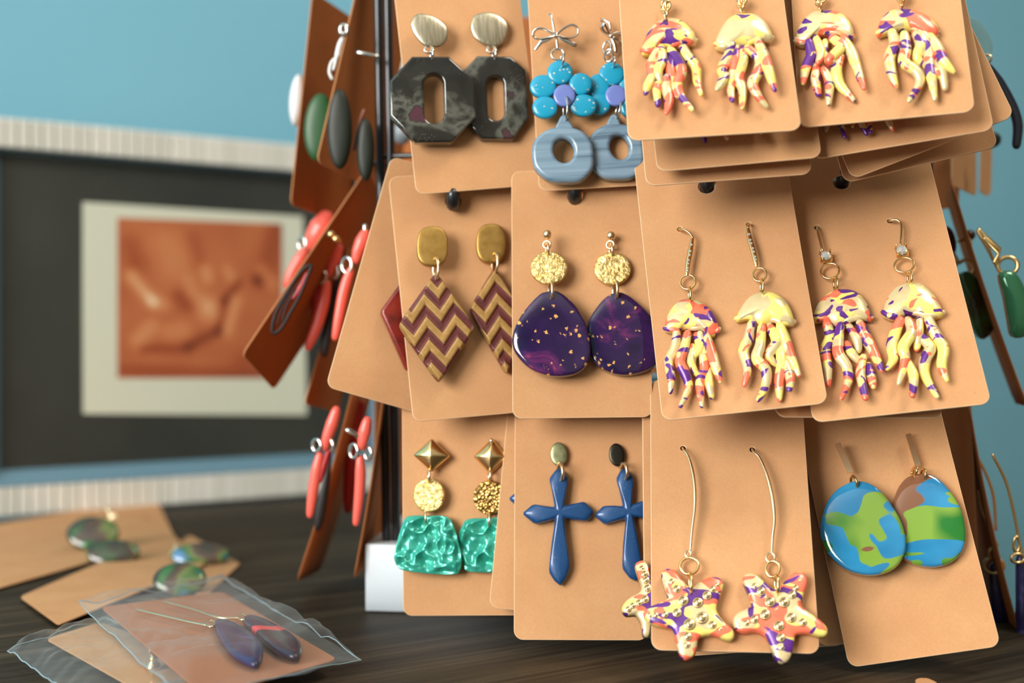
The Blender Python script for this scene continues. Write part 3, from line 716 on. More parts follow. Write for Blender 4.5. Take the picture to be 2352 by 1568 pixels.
# --- turquoise flowers
def flower(cx, cy, cr, petals, donut, hole, tab, links, z, label, bow):
    e = Ear(KF['R1B'], CB, cx, cy, 'flower_earring', label, 'earring', 'turquoise flower earrings', z)
    for (x, y, r, ry) in petals: e.dome('petal', ell(x, y, r, ry, 28), TURQ, 0, 0.0010, 0.0022, p=3.2)
    e.dome('flower_centre', ell(cx, cy, cr, cr, 28), LAV, 0.0010, 0.0010, 0.0018, p=4)
    o, cxd, cyd = donut
    outer = catmull(o, 4)
    V = e.plate('donut', outer, GREYC, -0.0004, 0.0032, 0.0014, holes=[hole])
    e.plate('hanger_tab', catmull(tab, 3), GREYC, 0.0, 0.0022, 0.0008)
    for l in links: e.link(*l, SILVER, 0.0004, 0.0014, 0.0026, 14)
    bow(e)
def bow1(e):
    e.tube('hook_wire', [(262, 98, -0.001), (265, 105, .001), (280, 160, .0015), (292, 230, .0012)], .0004, SILVER)
    for pts in ([(300, 255), (250, 225), (190, 205), (148, 225), (145, 262), (185, 282), (250, 268), (300, 258)], [(310, 250), (360, 205), (420, 180), (458, 205), (455, 250), (415, 272), (360, 268), (310, 255)]):
        e.tube('bow_loop', [(x, y, .0014 + .0006 * math.sin(i)) for i, (x, y) in enumerate(pts)], .00042, SILVER, flat=2.2)
    e.tube('bow_tail', [(290, 265, .0012), (235, 290, .001), (195, 305, .001), (155, 355, .0004)], [.0003, .0007, .0008, .0005], SILVER, flat=.35)
    e.tube('bow_tail', [(320, 265, .0012), (370, 290, .001), (440, 322, .0006)], [.0003, .0008, .0009], SILVER, flat=.35)
    e.add('bow_knot', ballm(e.L((303, 258), .0016), 19 * e.k, 6, (1, 1, .7)), SILVER)
    e.tube('drop_pin', [(308, 280, .001), (315, 345, .001)], .0005, SILVER)
    e.ring('ring', 317, 392, 46, 40, SILVER, .0004, .0010)
def bow2(e):
    e.tube('hook_wire', [(628, 135, -.001), (640, 140, .001), (685, 165, .0018), (698, 215, .0015)], .0004, SILVER)
    e.tube('bow_loop', [(695, 255, .001), (655, 235, .002), (632, 200, .003), (650, 168, .004), (672, 200, .003), (690, 245, .0015)], .00045, SILVER, flat=2.2)
    e.tube('bow_loop', [(705, 255, .001), (745, 240, .000), (790, 250, -.0005), (810, 300, -.0005), (770, 310, 0), (715, 270, .001)], .00045, SILVER, flat=2.2)
    e.tube('bow_tail', [(700, 270, .001), (725, 310, .001), (738, 370, .0005)], [.0003, .0007, .0007], SILVER, flat=.4)
    e.add('bow_knot', ballm(e.L((700, 258), .0018), 17 * e.k, 6, (1, 1, .7)), SILVER)
    e.ring('ring', 672, 345, 28, 46, SILVER, .0004, .0010, .0010)
    e.ring('ring', 685, 400, 30, 36, SILVER, .0004, .0012, .0012, 1)
dn = lambda cx, cy, rx, ry: ([(cx + rx * x, cy + ry * y) for x, y in ((-1, -.05), (-.9, -.55), (-.45, -.93), (.1, -1), (.6, -.88), (.92, -.5), (1, 0), (.97, .5), (.62, .93), (.1, 1.0), (-.45, .93), (-.9, .5))], cx, cy)
flower(735, 688, 76, [(705, 532, 92, 84), (610, 620, 82, 88), (615, 745, 86, 80), (835, 640, 82, 84), (845, 765, 80, 84)], dn(735, 1085, 207, 200), ell(762, 1055, 66, 88, 28, -.25),
       [(665, 930), (680, 860), (710, 822), (745, 825), (765, 870), (770, 930)], [(715, 425, 715, 490), (762, 745, 738, 855)], .0018,
       'turquoise flower earring half hidden by the jellyfish cards', bow2)
flower(365, 688, 80, [(333, 522, 94, 86), (212, 622, 97, 84), (482, 605, 84, 80), (225, 772, 92, 80), (503, 758, 96, 80)], dn(353, 1108, 224, 200), ell(360, 1078, 72, 88, 28, -.2),
       [(305, 930), (320, 870), (345, 828), (385, 830), (405, 870), (430, 930)], [(343, 402, 347, 488), (372, 705, 372, 872)], .0050,
       'complete turquoise flower earring with silver bow and grey donut', bow1)

# --- jellyfish
def jelly(f, cs, bell, rim, tents, label, hook, mat=None, z=.0012, bm=None, hole=None):
    mat = mat or MARB
    cx = sum(p[0] for p in bell) / len(bell); cy = sum(p[1] for p in bell) / len(bell); wd = bell[-1][0] - bell[0][0]
    e = Ear(f, cs, cx, cy, 'jellyfish_earring', label, 'earring', None, z)
    u = wd * e.k
    for i, t in enumerate(tents):
        zz = .0010 + .0007 * ((i * 7) % 3); n = len(t)
        t3 = [(x, y, zz + .0006 * math.sin(i * 2.1 + q * 1.7)) for q, (x, y) in enumerate(t)]
        long_ = n > 3
        e.tube('tentacle', t3, [.076 * u, .094 * u, .097 * u, .082 * u, .040 * u] if long_ else [.062 * u, .084 * u, .052 * u], mat, flat=.85, seg=10, k=5)
    out = catmull(bell, 3, False)[:]; out = [tuple(p) for p in out] + [tuple(p) for p in catmull([(x, y + wd * .03) for x, y in rim[::-1]], 3, False)]
    def dp(x, y, s): return .00022 * noise.noise(Vector((x * 700, y * 700, e.o0.x * 900)))
    e.dome('bell', out, bm or mat, 0, .0012, .0040, c=(cx, cy + wd * .07), p=2.3, disp=dp)
    r3 = [(x, y, .0016 + .0007 * math.sin(q * 2.2)) for q, (x, y) in enumerate(rim)]
    e.tube('frill', r3, [.045 * u, .062 * u, .052 * u, .068 * u, .056 * u, .05 * u], bm or mat, seg=9, k=5, flat=.9)
    if hole: e.add('hang_hole', ballm(e.L(hole, .0040), 9 * e.k, 5, (1, 1, .3)), INK)
    hook(e)
def bar_hook(e, hole, wire, bar, bw, ring, link):
    e.tube('hook_wire', [(hole[0], hole[1], -.0012), (hole[0] + 3, hole[1] + 3, .001)] + [(x, y, .002) for x, y in wire], .00042, GOLD)
    w_ = bw * e.k / 2
    e.tube('bar', [(x, y, .002) for x, y in bar], [w_ * .55, w_, w_ * 1.05, w_ * .9, w_ * .5], GOLD, flat=.5, seg=8)
    n = 7
    pts = catmull([e.L(p, .0021) for p in bar], 6, False)
    for i in range(n):
        p = pts[int((0.2 + .62 * i / (n - 1)) * (len(pts) - 1))]; e.add('crystal', ballm(p + Vector((0, 0, w_ * .42)), w_ * .52, 4, (1, 1, .6)), CRYSTAL, smooth=False)
    e.ring('ring', *ring, GOLD, .0004, .0014, .0004)
    e.link(*link, GOLD, .0004, .0026, .0020, 7)
def crystal_hook(e, hole, wire, cr, ring, link):
    e.tube('hook_wire', [(hole[0], hole[1], -.0012), (hole[0] + 2, hole[1] + 3, .001)] + [(x, y, .0018) for x, y in wire], .00042, GOLD)
    c = e.L(cr[:2], .0016); r = cr[2] * e.k
    e.add('crystal', ballm(c + Vector((0, 0, .0004)), r * .86, 4, (1, 1, .7)), CRYSTAL, smooth=False)
    V = [tube([c + Vector((sx * r * .8, sy * r * .75, -.0008)), c + Vector((sx * r * .72, sy * r * .68, .0016))], .00035, 6) for sx in (-1, 1) for sy in (-1, 1)]
    V.append(box(c.x - r * .8, c.x + r * .8, c.y - r * .75, c.y + r * .75, c.z - .0014, c.z - .0006))
    e.add('crystal_setting', join(V), GOLD, smooth=False)
    e.ring('ring', *ring, GOLD, .0004, .0014, .0004)
    e.link(*link, GOLD, .0004, .0026, .0020, 8)
def chain_hook(e, x, y0, y1):
    for i in range(3): e.ring('chain_link', x - 16 + 16 * i, y0 - 30 + 8 * ((i * 2) % 3), 17, 22, GOLD, .0004, .0015 + .0006 * i, .0006, i)
    e.ring('chain_link', x - 4, y0 + 10, 26, 20, GOLD, .0004, .0016, .0005)
    e.link(x, y0 + 14, x + 3, y1, GOLD, .0004, .0026, .0020, 8)

jelly(KF['R1C'], CB, [(918, 350), (940, 275), (985, 190), (1050, 142), (1120, 120), (1200, 135), (1260, 175), (1308, 232), (1320, 285)],
      [(925, 362), (985, 362), (1050, 318), (1150, 318), (1230, 300), (1312, 290)],
      [[(1140, 400), (1130, 500), (1150, 600), (1170, 700)], [(1030, 370), (990, 470), (1000, 540), (965, 620), (950, 675)], [(1060, 340), (1070, 430), (1040, 510), (1060, 590)], [(1050, 560), (1030, 640), (1040, 755)],
       [(1100, 560), (1100, 640), (1120, 720), (1100, 815)], [(1130, 360), (1180, 430), (1210, 520), (1180, 600), (1205, 690), (1285, 790)], [(1210, 320), (1250, 400), (1310, 480), (1320, 580), (1348, 680)]],
      'jellyfish earring with a coral banded rim, leftmost of the top row', lambda e: chain_hook(e, 1095, 60, 150), MARBC, hole=(1100, 152))
jelly(KF['R1C'], CB, [(1445, 300), (1478, 220), (1530, 140), (1600, 95), (1680, 88), (1760, 100), (1820, 150), (1862, 225), (1872, 262)],
      [(1455, 318), (1530, 335), (1620, 305), (1700, 300), (1780, 275), (1860, 270)],
      [[(1650, 350), (1650, 440), (1620, 560), (1650, 650), (1645, 775)], [(1570, 320), (1550, 400), (1500, 500), (1510, 560)], [(1530, 540), (1500, 590), (1468, 640)], [(1600, 330), (1600, 420), (1590, 520), (1560, 620), (1575, 725)],
       [(1690, 350), (1770, 430), (1760, 520), (1720, 600), (1760, 690), (1822, 768)], [(1760, 300), (1800, 400), (1840, 520), (1880, 650)]],
      'jellyfish earring with a nearly plain yellow bell, top row', lambda e: chain_hook(e, 1642, 20, 100), MARB, bm=MARBY)
jelly(KF['R1D'], CC, [(232, 265), (250, 200), (290, 130), (350, 82), (430, 65), (540, 75), (610, 120), (648, 185), (657, 240)],
      [(232, 285), (290, 305), (350, 255), (450, 225), (560, 235), (650, 262)],
      [[(450, 300), (440, 400), (500, 480)], [(330, 300), (350, 400), (310, 490), (290, 600)], [(380, 270), (420, 370), (400, 450)], [(390, 470), (380, 570), (402, 680)], [(440, 500), (480, 600), (475, 745)],
       [(500, 270), (560, 340), (480, 430), (520, 450)], [(560, 400), (530, 500), (555, 610), (655, 722)], [(580, 280), (640, 380), (670, 470), (728, 635)]],
      'jellyfish earring with purple patches on a coral bell, third of the top row', lambda e: chain_hook(e, 415, 10, 85), MARBC, hole=(425, 82))
jelly(KF['R1D'], CC, [(822, 228), (840, 150), (890, 85), (960, 58), (1060, 58), (1160, 90), (1230, 140), (1268, 190), (1272, 228)],
      [(830, 235), (900, 215), (1000, 195), (1080, 195), (1180, 232), (1255, 238)],
      [[(1180, 480), (1250, 520), (1320, 580)], [(930, 230), (950, 320), (912, 420), (930, 530), (960, 625)], [(1020, 250), (1030, 350), (1020, 450), (1110, 520), (1130, 600), (1055, 725)], [(1100, 240), (1140, 330), (1110, 420), (1170, 470)],
       [(1160, 250), (1200, 340), (1200, 450), (1215, 560), (1240, 715)], [(1200, 260), (1260, 350), (1300, 440), (1375, 518)], [(1250, 400), (1290, 500), (1312, 635)]],
      'jellyfish earring at the far right of the top row', lambda e: chain_hook(e, 1005, -15, 50), MARB)
# row of tentacle tips on the second cards of the upper stacks
def tip_jelly(f, cx, cy, label, s=1.0):
    bell = [(cx - 55, cy), (cx - 45, cy - 40), (cx - 20, cy - 62), (cx + 5, cy - 66), (cx + 35, cy - 55), (cx + 52, cy - 30), (cx + 58, cy)]
    rim = [(cx - 54, cy + 3), (cx - 20, cy - 3), (cx + 15, cy + 2), (cx + 56, cy + 2)]
    T = [[(cx - 30, cy), (cx - 36, cy + 45), (cx - 28, cy + 90), (cx - 40, cy + 150 * s)], [(cx, cy), (cx + 8, cy + 60), (cx - 8, cy + 110), (cx + 2, cy + 165 * s)], [(cx + 28, cy), (cx + 40, cy + 60), (cx + 34, cy + 110), (cx + 52, cy + 158 * s)]]
    jelly(f, (0, 0, 1.0), bell, rim, T, label, lambda e: None, MARBC, z=.0008)
tip_jelly(KF['R1C2'], 1618, 160, 'jellyfish earring on the second card, purple and coral tips showing at left')
tip_jelly(KF['R1C2'], 1746, 140, 'jellyfish earring on the second card, yellow tips showing')
tip_jelly(KF['R1D2'], 1938, 150, 'jellyfish earring on the second right card, coral tip showing')
tip_jelly(KF['R1D2'], 1998, 144, 'jellyfish earring on the second right card, purple tip showing', .97)

jelly(KF['R2C'], CE, [(1080, 930), (1095, 850), (1140, 778), (1200, 744), (1260, 740), (1330, 765), (1390, 820), (1425, 885), (1434, 935)],
      [(1085, 935), (1150, 942), (1200, 920), (1260, 932), (1320, 928), (1380, 968), (1430, 940)],
      [[(1260, 1050), (1250, 1150), (1290, 1230)], [(1160, 960), (1150, 1060), (1110, 1150), (1125, 1250), (1120, 1345)], [(1230, 970), (1210, 1060), (1180, 1150), (1220, 1240), (1235, 1320), (1185, 1435)], [(1290, 980), (1310, 1060), (1260, 1120), (1270, 1200)],
       [(1330, 1120), (1340, 1200), (1310, 1290), (1322, 1435)], [(1350, 980), (1380, 1080), (1410, 1180), (1442, 1278)], [(1370, 1200), (1370, 1290), (1385, 1375)], [(1310, 970), (1330, 1050), (1350, 1130)]],
      'jellyfish earring on a sparkling bar hook, purple and coral striped bell', lambda e: bar_hook(e, (1178, 296), [(1215, 303), (1250, 330), (1262, 352)], [(1262, 350), (1250, 430), (1236, 500), (1228, 560), (1226, 592)], 36, (1232, 638, 50, 46), (1242, 680, 1246, 768)), MARBC)
jelly(KF['R2C'], CG, [(-28, 915), (0, 850), (50, 785), (120, 752), (200, 755), (270, 800), (308, 860), (328, 930)],
      [(-22, 918), (60, 905), (120, 942), (200, 922), (260, 945), (322, 938)],
      [[(180, 970), (220, 1060), (170, 1140), (220, 1200)], [(70, 950), (50, 1040), (20, 1120), (45, 1220), (25, 1318)], [(130, 970), (120, 1080), (100, 1160), (155, 1230), (150, 1330), (108, 1408)],
       [(240, 1090), (250, 1200), (235, 1300), (238, 1405)], [(240, 960), (270, 1050), (300, 1140), (352, 1258)], [(270, 1180), (300, 1270), (295, 1345)]],
      'jellyfish earring on a sparkling bar hook, plain yellow bell', lambda e: bar_hook(e, (54, 352), [(48, 372)], [(46, 375), (58, 440), (76, 500), (90, 560), (98, 602)], 36, (117, 655, 40, 40), (128, 690, 132, 778)), MARB, bm=MARBY)
jelly(KF['R2D'], CG, [(430, 925), (450, 850), (500, 780), (570, 742), (650, 735), (720, 765), (770, 830), (792, 905)],
      [(435, 925), (510, 915), (580, 945), (640, 928), (720, 908), (788, 912)],
      [[(640, 1070), (670, 1130), (730, 1190)], [(520, 950), (540, 1030), (510, 1110), (525, 1210), (530, 1318)], [(600, 960), (590, 1050), (590, 1130), (640, 1210), (650, 1290), (608, 1398)], [(650, 960), (700, 1040), (712, 1110)],
       [(720, 950), (760, 1040), (800, 1120), (850, 1228)], [(740, 1150), (722, 1250), (752, 1395)], [(770, 1200), (800, 1325)]],
      'jellyfish earring on a crystal hook, fine purple veins on its bell', lambda e: crystal_hook(e, (460, 370), [(470, 410), (495, 510)], (515, 545, 38), (540, 633, 54, 46), (568, 680, 580, 752)), MARBC)
jelly(KF['R2D'], CG, [(855, 865), (880, 790), (930, 728), (1000, 697), (1080, 700), (1150, 750), (1200, 820), (1224, 882)],
      [(860, 880), (920, 905), (990, 880), (1060, 880), (1130, 902), (1218, 882)],
      [[(1080, 920), (1070, 1020), (1060, 1100)], [(960, 930), (930, 1010), (910, 1090), (920, 1160), (885, 1218)], [(1010, 930), (1030, 1000), (980, 1090), (990, 1170), (952, 1308)],
       [(1060, 1010), (1140, 1090), (1110, 1170), (1110, 1260), (1182, 1388)], [(1130, 920), (1170, 1010), (1220, 1100), (1210, 1200), (1240, 1288)], [(1000, 1170), (1040, 1260), (1035, 1378)]],
      'jellyfish earring on a crystal hook, rightmost of the middle row', lambda e: crystal_hook(e, (898, 328), [(935, 325), (965, 350), (967, 420), (962, 475)], (970, 512, 40), (985, 597, 58, 44), (1012, 645, 1022, 716)), MARB)

# --- brass and maroon chevrons
def chevron(e, T, R, B, L_, ph, mat=CHEV, relief=True):
    N = 96; Tm, Rm, Bm, Lm = (e.L(p, .002) for p in (T, R, B, L_)); V = []; A = []
    kx = e.k; vmap = {}
    for j in range(N + 1):
        for i in range(N + 1):
            s, t = i / N * 2 - 1, j / N * 2 - 1
            # round the corners a little
            q = 1 - .05 * max(0, abs(s) ** 8 * abs(t) ** 8)
            s2, t2 = (s * q + 1) / 2, (t * q + 1) / 2
            p = Tm * (1 - s2) * (1 - t2) + Rm * s2 * (1 - t2) + Bm * s2 * t2 + Lm * (1 - s2) * t2
            X, Y = p.x / kx, -p.y / kx
            saw = abs(((X + ph[0]) / 176.0) % 1.0 - .5) * 2          # 0 at peak
            f = ((Y + ph[1] + (1 - saw) * -112 + 98) / 143.0) % 1.0
            st = .5 + .5 * math.sin(2 * PI * f)
            st = 1 / (1 + math.exp(-(st - .5) * 9)) if relief else 0
            ed = min(1 - abs(s), 1 - abs(t)) * 14; ed = min(1, ed)
            z = .0014 + (.0009 * st if relief else 0) * ed + .0010 * math.sqrt(max(0, 1 - (1 - ed) ** 2))
            V.append((p.x, p.y, z)); A.append(st)
    Fc = [(j * (N + 1) + i, (j + 1) * (N + 1) + i, (j + 1) * (N + 1) + i + 1, j * (N + 1) + i + 1) for j in range(N) for i in range(N)]
    edge = [i for i in range(N + 1)] + [j * (N + 1) + N for j in range(1, N + 1)] + [N * (N + 1) + i for i in range(N - 1, -1, -1)] + [j * (N + 1) for j in range(N - 1, 0, -1)]
    b = len(V)
    for i in edge: V.append((V[i][0], V[i][1], 0)); A.append(0)
    m_ = len(edge)
    for i in range(m_): Fc.append((edge[i], edge[(i + 1) % m_], b + (i + 1) % m_, b + i))
    Fc.append(tuple(b + i for i in range(m_)))
    o = e.add('pendant', (V, Fc), mat); at = o.data.attributes.new('stripe', 'FLOAT', 'POINT'); at.data.foreach_set('value', A)
for k_, (st, T, R, B, L_, lk, z, lab, ph) in enumerate((((1590, 430, 92, 122), (1612, 572), (1815, 905), (1690, 1250), (1450, 835), ((1610, 495, 1612, 612)), .0012, 'brass and maroon chevron earring partly under the purple drop card', (10, 0)),
                                   ((1225, 448, 97, 124), (1248, 598), (1497, 948), (1266, 1302), (1008, 935), ((1243, 525, 1247, 655)), .0045, 'brass and maroon chevron diamond earring fully in view', (88, 20)))):
    e = Ear(KF['R2A'], CD, st[0], st[1], 'chevron_earring', lab, 'earring', 'chevron earrings', z)
    e.dome('stud', ell(st[0], st[1], st[2], st[3], 40, 0, 2.6), BRASS, 0, .0014, .0020, p=4)
    e.link(*lk, GOLDW, .00055, .0016, .0026, 12)
    # phase relative to the pendant centre
    chevron(e, T, R, B, L_, ph)
e = Ear(KF['R2L'], CD, 1095, 900, 'diamond_earring', 'dark red glossy diamond earring peeking out left of the chevron card', 'earring', None, .0012)
e.plate('pendant', [(1100, 590), (1290, 860), (1085, 1218), (1060, 1210), (908, 862), (912, 835), (1085, 595)], REDC, 0, .0030, .0011)

# --- purple drops
for bx, by, rg, ds, lk, out, z, lab in (
    (737, 340, (733, 398, 24, 25), (747, 552, 119, 106), (760, 633, 768, 752), [(755, 708), (800, 703), (870, 738), (960, 820), (1030, 910), (1066, 1020), (1065, 1110), (1015, 1182), (920, 1225), (800, 1235), (700, 1205), (620, 1150), (580, 1050), (577, 950), (600, 870), (660, 780), (710, 730)], .0012, 'dark purple drop earring with scattered gold flecks, the right one of the pair'),
    (327, 332, (325, 397, 24, 24), (338, 547, 119, 107), (347, 638, 352, 757), [(320, 700), (365, 690), (425, 712), (500, 778), (565, 880), (598, 985), (607, 1090), (585, 1165), (525, 1222), (420, 1243), (320, 1235), (220, 1195), (140, 1120), (103, 1040), (112, 950), (160, 850), (225, 768), (285, 712)], .0046, 'dark purple drop earring with a gold streak and pink haze')):
    e = Ear(KF['R2B'], CE, bx, by, 'purple_drop_earring', lab, 'earring', 'purple drop earrings', z)
    e.add('stud', ballm(e.L((bx, by), .0020), 30 * e.k, 12), GOLDW)
    e.ring('ring', *rg, GOLDW, .0004, .0012, .0003)
    e.link(bx - 4, by + 62, bx - 2 + 6, by + 130, GOLDW, .0004, .0012, .0018, 8)
    e.dome('gold_disc', ell(*ds, 40), HAMMER, 0, .0010, .0016, p=5, disp=lambda x, y, s: .00022 * noise.noise(Vector((x * 900, y * 900, 3))))
    e.link(*lk, GOLDW, .00055, .0014, .0030, 12)
    e.dome('drop', catmull(out, 3), PURPLE, 0, .0018, .0036, p=4.5, rings=14)

# --- gold and teal
def wrinkle(x, y, s):
    n1 = noise.noise(Vector((x * 250, y * 250, 1.5))); n2 = noise.noise(Vector((x * 560, y * 560, 7)))
    return (.0010 * (1 - abs(n1) * 3.2) + .0004 * n2) * min(1, (1 - s) * 6 + .1)
for st, ball, lk1, disc, dm, lk2, out, z, lab in (
    ([(1225, 330), (1322, 440), (1215, 548), (1110, 437)], True, (1216, 520, 1216, 590), (1216, 685, 99, 103), HAMMERD, (1212, 780, 1208, 860), [(1085, 815), (1200, 808), (1320, 812), (1372, 900), (1398, 1080), (1370, 1132), (1200, 1135), (1080, 1125), (1058, 1080), (1030, 930), (1048, 860)], .0010, 'teal wrinkled earring with a dark gold disc, right one on its card'),
    ([(862, 328), (972, 435), (860, 533), (750, 430)], False, (853, 518, 852, 590), (850, 672, 94, 102), HAMMER, (828, 770, 832, 848), [(728, 798), (840, 794), (955, 800), (1000, 860), (1030, 960), (1048, 1060), (1035, 1125), (1000, 1146), (850, 1142), (690, 1118), (648, 1070), (648, 1000), (690, 850)], .0030, 'teal wrinkled trapezoid earring with a bright gold disc, bottom left')):
    e = Ear(KF['R3A'], CH, st[3][0] + 110, st[3][1], 'teal_earring', lab, 'earring', 'gold and teal earrings', z)
    pts = []
    for i in range(4):
        a, b = st[i], st[(i + 1) % 4]
        for t in (0.04, .25, .5, .75, .96):
            pts.append((a[0] + (b[0] - a[0]) * t, a[1] + (b[1] - a[1]) * t))
    e.dome('stud', pts, GOLD, 0, .0003, .0030, p=1.5)
    if ball: e.add('stud_bead', ballm(e.L((1225, 345), .0024), 15 * e.k, 8), GOLDW)
    e.link(*lk1, GOLDW, .0005, .0012, .0020, 10)
    e.dome('gold_disc', ell(*disc, 36), dm, 0, .0010, .0015, p=5, disp=lambda x, y, s: .00018 * noise.noise(Vector((x * 1100, y * 1100, 9))))
    e.link(*lk2, GOLDW, .0004, .0012, .0022, 10)
    # tangential grid dense enough for the wrinkles
    o2 = [tuple(p) for p in catmull(out, 9)]
    e.dome('teal_drop', o2, TEAL, 0, .0016, .0022, p=5, rings=34, disp=wrinkle)

# --- blue crosses
CR1 = [(380, 378), (415, 378), (450, 425), (441, 500), (428, 582), (480, 570), (540, 558), (592, 608), (560, 668), (490, 665), (428, 652), (442, 780), (460, 930), (435, 990), (405, 1028), (370, 1000), (339, 950), (353, 800), (375, 655), (330, 672), (262, 685), (190, 625), (250, 573), (320, 583), (372, 590), (356, 500), (342, 430)]
CR2 = [(740, 382), (775, 378), (812, 420), (810, 500), (804, 576), (860, 555), (925, 548), (970, 600), (930, 660), (870, 655), (812, 645), (838, 760), (862, 930), (848, 985), (825, 1002), (790, 985), (748, 930), (752, 800), (768, 655), (710, 672), (650, 687), (591, 635), (640, 583), (700, 580), (752, 585), (733, 500), (714, 430)]
def cross(f, out, c, stud, sm, lk, z, lab):
    e = Ear(f, CI, c[0], c[1], 'cross_earring', lab, 'earring', 'blue cross earrings', z)
    o2 = []
    for i in range(len(out)):
        a, b = out[i], out[(i + 1) % len(out)]
        for t in (.12, .5, .88): o2.append((a[0] + (b[0] - a[0]) * t, a[1] + (b[1] - a[1]) * t))
    e.dome('cross', o2, BLUEC, 0, .0010, .0032, c=c, p=2.6, rings=12)
    if stud:
        e.dome('stud', ell(stud[0], stud[1], stud[2], stud[3], 28, stud[4]), sm, 0, .0006, .0011, p=3)
        e.link(*lk, GOLDW, .0006, .0014, .0028, 14)
cross(KF['R3A2'], [(x - 77, y - 82) for x, y in CR1], (325, 540), None, None, None, .0006, 'blue cross earring whose left tip shows at the card edge')
cross(KF['R3B'], CR2, (786, 618), (718, 300, 44, 64, -.12), plain('dark_metal', (60, 56, 48), .3, .9), (752, 350, 765, 440), .0012, 'dark blue cross earring partly behind the starfish cards')
cross(KF['R3B'], CR1, (402, 622), (396, 297, 47, 67, -.06), GBRASS, (400, 350, 408, 446), .0014, 'complete dark blue cross earring with greenish oval stud')

# --- starfish
S1 = [(508, 290), (530, 245), (575, 235), (645, 260), (720, 350), (805, 432), (850, 395), (915, 350), (1000, 318), (1080, 328), (1122, 390), (1085, 510), (1052, 620), (1075, 690), (1120, 750), (1215, 840), (1222, 905), (1190, 940), (1120, 930), (1010, 885), (880, 915), (860, 1000), (840, 1070), (800, 1115), (740, 1132), (690, 1090), (650, 960), (620, 845), (560, 810), (450, 790), (370, 745), (330, 680), (375, 620), (460, 585), (565, 535), (545, 440), (515, 350)]
B1 = [(580, 310, 22), (615, 365, 26), (662, 438, 34), (725, 552, 44), (868, 572, 44), (958, 502, 38), (1012, 440, 28), (1052, 398, 22), (910, 722, 50), (1012, 790, 34), (1088, 832, 30), (1150, 872, 26), (785, 785, 48), (766, 902, 36), (760, 985, 30), (750, 1052, 25), (665, 672, 38), (545, 688, 28), (455, 692, 22), (400, 692, 20)]
S2 = [(1308, 330), (1335, 290), (1390, 278), (1450, 300), (1530, 375), (1620, 440), (1690, 395), (1750, 325), (1810, 275), (1870, 265), (1925, 290), (1946, 365), (1912, 480), (1890, 590), (1930, 640), (2000, 690), (2110, 780), (2145, 840), (2125, 895), (2060, 900), (1950, 872), (1835, 885), (1815, 960), (1795, 1060), (1765, 1130), (1710, 1165), (1640, 1140), (1595, 1040), (1550, 930), (1520, 890), (1430, 852), (1300, 865), (1225, 810), (1212, 730), (1260, 670), (1370, 620), (1395, 590), (1362, 480), (1318, 385)]
B2 = [(1380, 350, 22), (1430, 410, 28), (1490, 460, 36), (1578, 565, 44), (1715, 570, 44), (1795, 495, 34), (1830, 430, 26), (1860, 360, 22), (1785, 720, 40), (1900, 765, 34), (2000, 800, 28), (2065, 842, 20), (1665, 800, 44), (1682, 918, 36), (1690, 1010, 28), (1690, 1080, 22), (1530, 690, 44), (1425, 735, 34), (1345, 770, 26), (1280, 788, 20)]
S3 = [(250, 205), (280, 165), (330, 155), (375, 190), (400, 300), (440, 410), (560, 380), (650, 430), (600, 540), (570, 620), (640, 740), (570, 810), (470, 770), (410, 790), (390, 900), (330, 890), (310, 780), (280, 720), (250, 690), (170, 695), (122, 650), (135, 590), (200, 520), (285, 475), (312, 420), (280, 310)]
B3 = [(320, 235, 24), (345, 290, 28), (360, 350, 30), (375, 430, 32), (230, 600, 24), (185, 635, 24), (290, 575, 28), (350, 540, 34)]
STONE = plain('gold_cased_stone', (232, 208, 160), .16, .9)
def star(f, out, beads, c, lab, z, hookf=None, seat=.0030):
    e = Ear(f, CL, c[0], c[1], 'starfish_earring', lab, 'earring', None, z)
    e.dome('starfish', catmull(out, 3), MARBC, 0, .0016, .0036, c=c, p=3.2, rings=14)
    mesh = {}
    for x, y, r in beads:
        r *= 1.25
        d = math.hypot(x - c[0], y - c[1]) / 480; zz = .0036 * (1 - max(0, min(1, d)) ** 4 * .45)
        o = e.add('rivet', join([tube([tuple(e.L((x + r * .8 * math.cos(a), y + r * .8 * math.sin(a)), zz)) for a in [2 * PI * i / 12 for i in range(12)]], .22 * r * e.k, 6, True),
                                  ballm(tuple(e.L((x, y), zz)), r * .70 * e.k, 5, (1, 1, .45))]), STONE)
    if hookf: hookf(e)
def starhook(e, wire, loop, ring, link, hs=CI):
    keep = e.cs; e.cs = hs
    n = len(wire) - 1
    e.tube('hook_wire', [(x, y, -.0015 if i == 0 else .0012 + .0020 * math.sin(PI * i / n)) for i, (x, y) in enumerate(wire)], [.0003, .0004, .0006, .0007, .0005, .0004], GOLDW, k=6)
    e.ring('wire_loop', *loop, GOLDW, .0004, .0012)
    e.ring('ring', *ring, GOLD, .00045, .0014, .0004)
    e.link(*link, GOLD, .0005, .0030, .0022, 8); e.cs = keep
star(KF['R3C2'], S3, B3, (400, 580), 'starfish earring half hidden left of the starfish card', .0012)
star(KF['R3C'], S2, B2, (1655, 660), 'starfish earring with a coral centre, on the right long wire', .0012,
     lambda e: starhook(e, [(66, 268), (72, 280), (112, 325), (150, 420), (178, 540), (190, 660), (180, 760), (176, 845)], (168, 873, 24, 26), (180, 935, 38, 44), (198, 972, 205, 1078), CJ))
star(KF['R3C'], S1, B1, (775, 645), 'starfish earring with a purple centre, on the left long wire', .0014,
     lambda e: starhook(e, [(1083, 262), (1088, 272), (1115, 310), (1140, 400), (1151, 500), (1150, 600), (1136, 720), (1127, 828)], (1114, 853, 16, 18), (1121, 918, 51, 46), (1124, 962, 1130, 1070), CI))

